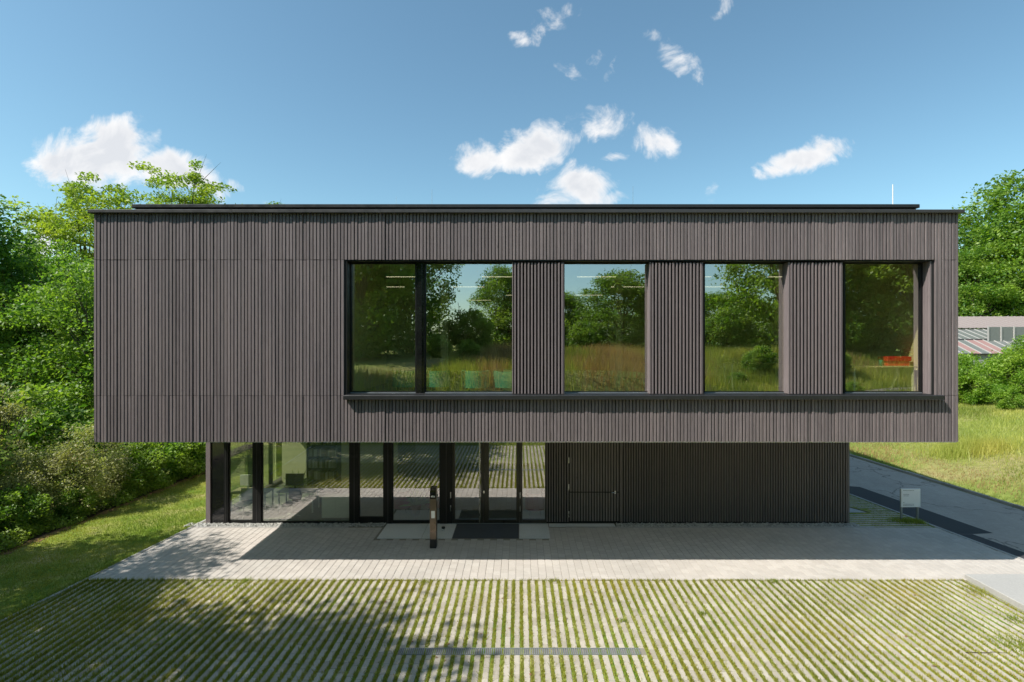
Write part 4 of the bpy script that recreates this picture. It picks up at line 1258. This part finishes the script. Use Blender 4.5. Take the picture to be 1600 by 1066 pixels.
m.build('clerestory_pane', MT['ghglass'], gh)
for x in (42.2, 43.3, 44.4, 45.5, 46.6, 47.7, 48.8):
    m = MB(); m.box(x, x + .1, skew(x, 46.3), skew(x, 46.38), 5.6, 7.2); m.build('clerestory_mullion', MT['ghbar'], gh)

# ------------------------------------------------------------------ vegetation
def leaf_quads(C, size, r, up=0.5, aspect=0.55):
    n = len(C)
    nrm = r.normal(0, 1, (n, 3)); nrm[:, 2] = np.abs(nrm[:, 2]) * .7 + up
    nrm /= np.linalg.norm(nrm, axis=1)[:, None]
    a = r.normal(0, 1, (n, 3)); a -= (a * nrm).sum(1)[:, None] * nrm
    a /= np.linalg.norm(a, axis=1)[:, None]
    b = np.cross(nrm, a)
    s = (size * r.uniform(.45, 1.4, n))[:, None]
    droop = np.zeros((n, 3)); droop[:, 2] = -.25
    p0 = C - a * s * .5; p2 = C + (a + droop) * s * .5
    p1 = C + b * s * aspect * .5 + nrm * s * .06; p3 = C - b * s * aspect * .5 + nrm * s * .06
    return np.stack([p0, p1, p2, p3], 1).reshape(-1, 3)
def make_tree(name, seed, H, Rr, base, clumps, per, leafsize, leafmat, trunk_r=None, csize=None, airy=0.0, flat=.62, stems=1, label=None, cat='tree', group=None, loc=(0, 0, 0), rz=0.0, sc=(1, 1, 1), crown_name='crown', top_bias=0.0, low_wide=0.0):
    r = np.random.default_rng(seed)
    root = empty(name, (0, 0, 0), label, cat, group)
    zc = H * (base + (1 - base) * .5); az = H * (1 - base) * .5
    # clump centres: uneven ellipsoid shell plus some interior
    d = r.normal(0, 1, (clumps, 3)); d /= np.linalg.norm(d, axis=1)[:, None]
    lob = np.zeros(clumps)
    for k in range(7):
        ax = r.normal(0, 1, 3); ax /= np.linalg.norm(ax)
        lob += r.uniform(.08, .24) * np.maximum(0, (d @ ax)) ** 3 * r.choice([-1, 1, 1])
    rad = (r.uniform(.30, 1, clumps) ** .45) * (0.84 + lob) + r.normal(0, .03, clumps)
    C = d * rad[:, None]
    if top_bias:
        C[:, :2] *= (1 - top_bias * np.clip(C[:, 2], 0, 1))[:, None]
    if low_wide:
        C[:, :2] *= (1 + low_wide * np.clip(-C[:, 2], 0, 1))[:, None]
    cs = csize or Rr * .24
    C[:, :2] *= (1 - .55 * cs / Rr) / np.percentile(np.hypot(C[:, 0], C[:, 1]), 97)
    C[:, 2] = np.where(C[:, 2] > 0, C[:, 2] * (1 - .5 * cs / az) / C[:, 2].max(), C[:, 2] / -C[:, 2].min())
    C = C * np.array([Rr, Rr, az]) + np.array([0, 0, zc])
    pts = []; val = []
    for c in C:
        m_ = int(per * r.uniform(.6, 1.4))
        q = r.normal(0, 1, (m_, 3)); q /= np.maximum(1e-6, np.linalg.norm(q, axis=1)[:, None])
        q *= (r.uniform(0, 1, m_) ** (.5))[:, None] * cs * r.uniform(.7, 1.35)
        th = r.uniform(0, 6.28); st = 1.0 + airy * 1.1
        ca, sa = math.cos(th), math.sin(th)
        qx = q[:, 0] * st; qy = q[:, 1] / (st ** .5)
        q = np.stack([qx * ca - qy * sa, qx * sa + qy * ca, q[:, 2] * flat - .10 * (qx ** 2 + qy ** 2) / cs], -1)
        pts.append(c + q); val.append(np.clip(r.uniform(.05, .85) + r.uniform(-.28, .28, m_), 0, 1))
    P = np.concatenate(pts); val = np.concatenate(val)
    k = P[:, 2] > .03
    P = P[k]; val = val[k]
    Vv = leaf_quads(P, leafsize, r)
    cr_ = link(crown_name, mesh_np(crown_name, Vv, np.arange(len(Vv)).reshape(-1, 4), val), leafmat, root)
    # trunk and limbs
    tr = trunk_r or H * .016
    m = MB()
    for s_ in range(stems):
        ox, oy = (0, 0) if stems == 1 else (r.normal(0, Rr * .15), r.normal(0, Rr * .15))
        tp = []; rr_ = []
        lean = r.normal(0, .03, 2)
        topz = H * (.86 if stems == 1 else r.uniform(.6, .85))
        for i in range(8):
            f = i / 7
            tp.append((ox + lean[0] * H * f + r.normal(0, .012 * H) * f, oy + lean[1] * H * f + r.normal(0, .012 * H) * f, -.15 + topz * f))
            rr_.append(tr * (1.25 if i == 0 else (1 - .88 * f)) / (stems ** .5))
        m.tube(tp, rr_, 9, .5)
        sel = C[r.choice(clumps, min(clumps, 26 // stems + 2), replace=False)]
        for c in sel:
            f = np.clip((c[2] / H) * .75 - .06, .12, .95); i = int(f * 7)
            p0 = np.array(tp[i]); p3 = c
            midp = p0 * .5 + p3 * .5 + np.array([0, 0, .05 * H * r.uniform(0, 1)]) + r.normal(0, .012 * H, 3)
            m.tube([p0, p0 * .7 + midp * .3, midp, p3], [rr_[i] * .55, rr_[i] * .45, rr_[i] * .28, .012], 5, .4)
            for q in range(2):
                e = p3 + r.normal(0, cs * .7, 3); m.tube([midp * .4 + p3 * .6, e], [rr_[i] * .16 + .006, .006], 4, .4)
    m.build('trunk', MT['bark'], root, True)
    root.location = loc; root.rotation_euler = (0, 0, rz); root.scale = sc
    return root
def tz(x, y):
    return float(terrain(x, y))
def put(src, x, y, s, rz, label, group=None, sz=None):
    return copy_tree_obj(src, (x, y, tz(x, y) - .05), rz, (s, s, sz or s), label, group)
G_L = 'trees of the wood left of the building'
# wood on the left: first two set the kinds, the rest are their copies
tA = make_tree('broadleaf_tree', 21, 13.2, 4.6, .16, 200, 190, .21, MT['leaf_dark'], label='tall dark tree at the left edge whose branches reach into the sky', group=G_L, loc=(-32.0, 26.5, tz(-32, 26.5)), sc=(1.22, 1.22, 1.16))
tB = make_tree('broadleaf_tree', 33, 10.2, 3.6, .05, 200, 150, .18, MT['leaf_mid'], label='full green tree of the wood just left of the wood-clad corner', group=G_L, loc=(-21.6, 26.5, tz(-21.6, 26.5)), rz=1.0)
put(tB, -26.8, 29.5, 1.0, 2.2, 'rounded green tree of the wood between the edge tree and the building', G_L)
put(tB, -20.0, 30.5, .84, 4.0, 'lower green tree half hidden behind the overhanging box', G_L)
put(tB, -33.5, 36.0, 1.2, 3.3, 'dark tree far back at the left edge of the wood', G_L)
put(tB, -28.5, 33.5, 1.02, .6, 'dark rounded tree deep in the wood', G_L)
put(tA, -26.0, 38.0, .78, 1.8, 'deep tree of the wood under the bright feathery crowns', G_L)
put(tB, -20.2, 33.0, .80, 5.2, 'small tree of the wood seen under the overhang', G_L)
tC = make_tree('robinia_tree', 44, 19.5, 4.8, .26, 190, 190, .25, MT['leaf_bright'], csize=1.05, airy=.5, flat=.5, label='bright feathery tree above the roof corner, left of the pair', group='bright feathery trees behind the roof', loc=(-35.2, 42.0, 0))
tC2 = make_tree('robinia_tree', 47, 21.0, 4.8, .32, 120, 170, .25, MT['leaf_bright'], csize=1.0, airy=.7, flat=.45, label='taller loose feathery tree whose branch tips rise beside the cloud', group='bright feathery trees behind the roof', loc=(-27.6, 43.0, 0), top_bias=.1)
put(tC, -31.4, 45.5, .92, 2.0, 'bright feathery tree between the two taller crowns', 'bright feathery trees behind the roof')
put(tC2, -24.2, 49.0, .91, 1.2, 'treetop just showing above the roof edge', 'bright feathery trees behind the roof')
# shrubs along the lawn
G_S = 'shrubs along the lawn'
sA = make_tree('willow_shrub', 51, 2.7, 1.55, .02, 90, 150, .075, MT['leaf_olive'], stems=4, trunk_r=.04, csize=.40, flat=.8, label='pale grey-green feathery shrub overhanging the lawn under the box', cat='shrub', group=G_S, loc=(-15.4, 18.2, 0), crown_name='foliage', sc=(1.12, 1.12, 1.12))
put(sA, -16.6, 16.9, .86, 2.0, 'second grey-green shrub, left of the pale overhanging one', G_S)
sB = make_tree('hedge_shrub', 57, 2.4, 1.45, .0, 90, 120, .125, MT['leaf_shrub'], stems=4, trunk_r=.035, csize=.38, flat=.8, label='leafy dark green shrub at the right end of the hedge next to the glass corner', cat='shrub', group=G_S, loc=(-14.9, 22.4, 0), crown_name='foliage')
for i, (x, y, s, rz, lb) in enumerate([
        (-15.2, 20.2, .86, .7, 'leafy green shrub just right of the pale grey-green one'),
        (-14.3, 25.2, 1.0, 2.3, 'bright green shrub farthest back along the lawn'),
        (-17.6, 20.5, 1.1, 4.1, 'dark green shrub behind the pale grey-green one'),
        (-15.6, 15.9, .62, 1.1, 'low leafy shrub at the lawn edge in front of the pale one'),
        (-16.3, 13.8, .85, 5.0, 'low leafy shrub at the left edge of the picture beside the lawn'),
        (-15.0, 17.3, .45, 3.1, 'small creeping shrub at the foot of the pale one'),
        (-18.2, 15.6, 1.5, .2, 'tall shadowed shrub at the far left behind the low ones'),
        (-20.4, 20.2, 1.7, 2.9, 'shadowed shrub among the trunks of the wood'),
        (-18.6, 24.2, 1.3, 1.4, 'shadowed shrub at the foot of the wood beneath the overhang'),
        (-15.9, 28.6, 1.2, .4, 'large shrub behind the hedge close to the glass corner'),
        (-23.6, 22.8, 1.4, 3.9, 'shadowed shrub deep at the left edge of the wood'),
        (-15.9, 12.0, .7, .9, 'lowest shrub at the near left end of the planting bed')]):
    put(sB, x, y, s, rz, lb, G_S)
m_ = make_tree('sapling', 63, 4.6, 1.1, .25, 40, 60, .10, MT['leaf_olive'], trunk_r=.035, csize=.34, label='thin sapling with sparse brownish leaves at the edge of the wood', cat='tree', loc=(-17.9, 17.6, 0))
n = 20000; r_ = np.random.default_rng(88)
yy = r_.uniform(9, 31, n); xx = -14.98 + .033 * (yy - 2) - np.abs(r_.normal(0, .55, n)) + .12 * np.sin(yy * 3.1)
zz = .03 + r_.uniform(0, 1, n) * (.14 + .30 * np.clip(noise2(xx, yy, 1.6, 61) + .35, 0, 1)) * np.clip((-14.75 + .033 * (yy - 2) - xx) * 2.2, .1, 1)
Vv = leaf_quads(np.stack([xx, yy, zz], -1), .085, r_, up=.9)
tag(link('ground_cover', mesh_np('ground_cover', Vv, np.arange(len(Vv)).reshape(-1, 4), np.clip(.5 + .4 * noise2(xx, yy, 1.1, 62) + r_.normal(0, .2, n), 0, 1)), MT['leaf_shrub']),
    'low creeping leaves covering the planting bed along the lawn', 'ground cover', kind='stuff')
# off to the left of the frame: the trees whose shade lies on the forecourt
G_N = 'near trees left of the forecourt'
nA = put(tA, -18.3, 9.0, .86, 2.6, 'near dark tree left of the paved forecourt', G_N)
nB = put(tA, -15.6, 2.4, 1.16, 4.9, 'near dark tree on the slope left of the grass paving', G_N)
nD = put(tA, -13.4, -1.2, .80, .8, 'near dark tree on the bank left of the viewpoint', G_N)
# wood on the right
tD = make_tree('lime_tree', 71, 23.0, 10.0, .04, 300, 150, .46, MT['leaf_mid'], csize=2.1, label='broad green tree on the right whose crown fills the frame edge', group='trees behind the greenhouse', loc=(61.5, 60.0, tz(61, 60)), sc=(1, 1, .93))
put(tD, 58.0, 70.0, .62, 2.0, 'lower tree close to the right corner of the building', 'trees behind the greenhouse')
put(tD, 53.4, 60.5, .58, 4.0, 'small tree filling the gap beside the cladding corner', 'trees behind the greenhouse')
put(tD, 82.0, 74.0, 1.0, 1.0, 'broad tree farther right behind the greenhouse', 'trees behind the greenhouse')
put(tD, 70.0, 95.0, 1.0, 5.0, 'distant tree behind the broad green tree', 'trees behind the greenhouse')
bA = make_tree('meadow_bush', 81, 3.1, 1.9, .0, 100, 110, .16, MT['leaf_fresh'], stems=4, trunk_r=.04, csize=.50, flat=.8, label='bright green bush at the right frame edge below the greenhouse', cat='bush', group='bushes in front of the greenhouse', loc=(33.3, 34.5, tz(33, 34.5)), crown_name='foliage')
for x, y, s, rz, lb in [(30.6, 34.6, .86, 1.0, 'bright green bush beside the right corner of the building'),
                        (32.0, 36.5, 1.0, 2.2, 'bright bush in the middle below the red greenhouse panels'),
                        (35.8, 36.0, 1.0, 3.0, 'bush at the right below the greenhouse windows'),
                        (29.0, 36.5, .95, 4.0, 'bush half hidden behind the building corner'),
                        (38.5, 38.5, 1.1, 5.0, 'farthest right bush below the greenhouse'),
                        (30.2, 31.6, .50, .4, 'low bush at the edge of the meadow near the corner'),
                        (33.0, 31.8, .45, 1.9, 'low bush in the tall meadow grass at the right')]:
    put(bA, x, y, s, rz, lb, 'bushes in front of the greenhouse')
y_ = make_tree('young_tree', 85, 3.6, .8, .2, 36, 60, .12, MT['leaf_fresh'], trunk_r=.03, csize=.3, label='slender young tree rising in front of the greenhouse glass', loc=(34.9, 35.4, tz(34.9, 35.4) + .4), top_bias=.5)
# behind the viewpoint: what the windows mirror
G_B = 'trees mirrored in the windows'
tE = make_tree('dense_tree', 91, 13.0, 5.0, .0, 230, 150, .27, MT['leaf_mid'], csize=1.25, label='dense tree with foliage to the ground mirrored in the leftmost upper window', group=G_B, loc=(-11.8, -13.5, tz(-11.8, -13.5)), sc=(1.15, 1.15, 1.3))
for x, y, s, sz, rz, src, lb in [
        (-15.5, -19.0, 1.1, 1.25, 2.3, tE, 'tall dark tree mirrored at the left end of the window band'),
        (-9.8, -20.5, .92, 1.12, 4.3, tE, 'dark tree mirrored beside the black mullion'),
        (-1.5, -28.0, .7, .70, 1.3, tE, 'tree mirrored beside the first slatted screen'),
        (5.0, -33.0, .65, .54, 1.9, tE, 'low distant tree mirrored between the two screens'),
        (9.3, -21.5, .84, .62, 2.9, tE, 'bushy tree mirrored in the third upper window'),
        (15.0, -27.0, .8, .60, .2, tE, 'tree mirrored behind the second screen'),
        (22.5, -19.0, 1.1, 1.15, 3.9, tE, 'tall tree mirrored in the fourth upper window'),
        (28.0, -23.0, 1.2, 1.3, 5.3, tE, 'tall tree mirrored at the fourth window edge'),
        (31.5, -14.5, 1.1, 1.2, .9, tE, 'tall tree mirrored in the rightmost upper window'),
        (37.0, -19.0, 1.2, 1.3, 2.0, tE, 'dark tree mirrored at the right end of the band'),
        (-23.0, -13.0, 1.1, 1.1, 4.0, tE, 'tree on the left bank behind the viewpoint'),
        (42.0, -5.0, 1.1, 1.0, 1.0, tE, 'tree at the right behind the viewpoint'),
        (-30.0, -34.0, 1.6, 1.0, 1.0, tE, 'far tree behind the viewpoint at the left'),
        (-21.0, -42.0, 1.8, .9, 3.0, tE, 'far tree closing the view behind the dark mirrored trees'),
        (11.0, -46.0, 1.9, .45, 5.0, tE, 'far low tree behind the bushy mirrored tree'),
        (28.0, -46.0, 1.8, .6, 2.0, tE, 'far tree behind the fourth mirrored tree'),
        (44.0, -36.0, 1.7, 1.1, 4.0, tE, 'far tree closing the right end of the mirrored wood')]:
    put(src, x, y, s, rz, lb, G_B, sz)
for x, y, s, rz, lb in [(-4.0, -16.5, 1.5, .2, 'shrub mirrored at the foot of the dark tree'), (2.5, -22.0, 1.6, 1.2, 'shrub mirrored below the sky gap'),
                        (5.6, -19.0, 1.2, 2.2, 'shrub mirrored left of the bushy tree'), (13.0, -18.5, 1.3, 3.2, 'shrub mirrored right of the bushy tree'),
                        (17.5, -18.0, 1.6, 4.2, 'shrub mirrored beside the fourth window'), (26.0, -14.0, 1.4, 5.2, 'shrub mirrored behind the third screen'),
                        (-.5, -25, 1.9, 2.0, 'distant shrub mirrored in the second window')]:
    put(sB, x, y, s, rz, lb, 'shrubs behind the viewpoint')
for x, y, s, rz, lb in [(-3.2, -7.5, .55, .3, 'small bush in the meadow mirrored in the second window'), (-5.6, -9.5, .7, 1.3, 'small bush mirrored beside the black mullion'),
                        (2.4, -10.0, .6, 2.3, 'small bush in the meadow behind the first screen'), (10.9, -8.0, .5, 3.3, 'small bush mirrored at the right of the third window'),
                        (16.4, -9.5, .8, 4.3, 'bush in the meadow mirrored in the fourth window'), (13.0, -5.0, .45, 5.3, 'low bush mirrored at the foot of the fourth window'),
                        (21.5, -9.0, .75, .9, 'bush beside the path mirrored in the rightmost window'), (18.4, -2.4, .4, 1.9, 'low bush below the path mirrored in the rightmost window')]:
    put(sB, x, y, s, rz, lb, 'small bushes in the meadow behind the viewpoint')
# meadows
rm = np.random.default_rng(101)
def scatter(n, x0, x1, y0, y1, fn=None):
    x = rm.uniform(x0, x1, n); y = rm.uniform(y0, y1, n)
    if fn is not None:
        k = fn(x, y); x = x[k]; y = y[k]
    return np.stack([x, y, terrain(x, y) - .02], -1)
edge = lambda y: np.where(y < 18, KX + .22, np.where(y < 27, KX + .22 - (y - 18) * .083, KX - .53 - (y - 27) * .1))
inview = lambda x, y: (x > edge(y)) & (x < 1.02 * y + 1)
P = scatter(120000, 15.5, 42, 16.5, 41, inview)
red = noise2(P[:, 0], P[:, 1], .35, 3) + .35 * sstep(26, 31, P[:, 1]) * (1 - sstep(33, 36, P[:, 1]))
q = P[:, 0] - edge(P[:, 1])
near = q < .55
hl = np.where(near, .13, .09 + .12 * np.clip(noise2(P[:, 0], P[:, 1], .6, 9) + .3, 0, 1) + .07 * sstep(1, 6, q))
red = red + rm.normal(0, .22, len(red))
s1 = (red < .5) & ~near
s2 = (red >= .5) & ~near
g = noise2(P[:, 0], P[:, 1], .8, 77)
s3 = s1 & (g + rm.normal(0, .2, len(g)) > .3); s1 &= ~s3
tag(blades('meadow_grass', P[s1], hl[s1], .022, .7, MT['meadow'], seed=41, vval=.5 + .4 * noise2(P[s1][:, 0], P[s1][:, 1], 1.4, 6)), 'sunlit yellow green meadow grass on the bank beyond the road', 'meadow', kind='stuff')
tag(blades('seed_grass', P[s2], hl[s2] * 1.35, .022, .6, MT['meadow_red'], seed=42, vval=.5 + .4 * noise2(P[s2][:, 0], P[s2][:, 1], 1.4, 16)), 'drifts of reddish dry seeding grass in the meadow', 'meadow', kind='stuff')
tag(blades('green_meadow', P[s3], hl[s3] * 1.1, .03, .7, MT['meadow_green'], seed=43), 'greener patches of meadow on the bank', 'meadow', kind='stuff')
tag(blades('verge_grass', P[near], hl[near], .022, .8, MT['turf'], seed=44), 'green grass verge along the road kerb', 'grass', kind='stuff')
P = scatter(9000, 15.5, 22, 12.0, 40, lambda x, y: (x > edge(y) - .05) & (x < edge(y) + .45))
tag(blades('kerb_grass', P, .15, .02, .8, MT['turf'], seed=45), 'short grass hanging over the road kerb', 'grass', kind='stuff')
# tussock near the corner
n = 2600; r_ = np.random.default_rng(5)
P = np.stack([21.6 + r_.normal(0, .9, n), 24.4 + r_.normal(0, .5, n), np.zeros(n)], -1); P[:, 2] = terrain(P[:, 0], P[:, 1])
tag(blades('tall_grass_clump', P, .6, .022, .5, MT['meadow'], seed=46), 'tall clump of rushy grass on the bank just below the overhang corner', 'grass')
# bank and meadow behind the viewpoint
def path_y(x):
    return -1.2 - .42 * (x - 15.5) - .5 * np.sin((x - 15.5) * .3)
pv = []
for k in range(31):
    x = 15.0 + k * .8
    for w_ in (-.75, .75):
        y = float(path_y(x)) + w_
        pv.append((x, y, tz(x, y) + .05))
structure(link('field_path', mesh_np('field_path', np.array(pv), np.array([(2 * k, 2 * k + 2, 2 * k + 3, 2 * k + 1) for k in range(30)]), np.full(30, .5), True), MT['bed']))
P = scatter(130000, -16, 36, -17, 1.6)
P = P[(noise2(P[:, 0], P[:, 1], .5, 8) > -1.0) & ((np.abs(P[:, 1] - path_y(P[:, 0])) > .8) | (P[:, 0] < 15))]
P = P[~((np.abs(P[:, 0]) < .8) & (P[:, 1] > -1.5))]
P = P[~((P[:, 0] < -4.5) & (P[:, 1] < -2))]
P = P[(P[:, 1] < -2.5) | (rm.uniform(0, 1, len(P)) < .75)]
hm = .40 + .35 * np.clip(noise2(P[:, 0], P[:, 1], .7, 12) + .4, 0, 1)
mixv = noise2(P[:, 0], P[:, 1], .55, 19) * .5 + np.exp(-((P[:, 0] - 6.5) / 3.5) ** 2) + .8 * np.exp(-((P[:, 0] + 1.2) / 1.3) ** 2) - .38 + rm.normal(0, .22, len(P))
gm = noise2(P[:, 0], P[:, 1], .9, 23) + rm.normal(0, .25, len(P))
bm = mixv > .1; gr = ~bm & (gm > -.1); yl = ~bm & ~gr
tag(blades('tall_meadow', P[gr], hm[gr], .035, .5, MT['meadow_green'], seed=51), 'tall green meadow on the bank behind the viewpoint', 'meadow', kind='stuff')
tag(blades('tall_yellow_meadow', P[yl], hm[yl], .035, .5, MT['meadow'], seed=54), 'tall yellow meadow grass on the bank behind the viewpoint', 'meadow', kind='stuff')
tag(blades('tall_seed_meadow', P[bm], hm[bm] * 1.25, .03, .45, MT['meadow_red'], seed=52), 'tall brown seeding grass behind the viewpoint', 'meadow', kind='stuff')
P = scatter(45000, -14, 14, -2.8, 4.4)
P = P[P[:, 1] > 1.4]
tag(blades('bank_grass', P, .16, .03, .8, MT['turf'], seed=53), 'grass slope between the forecourt and the viewpoint', 'grass', kind='stuff')
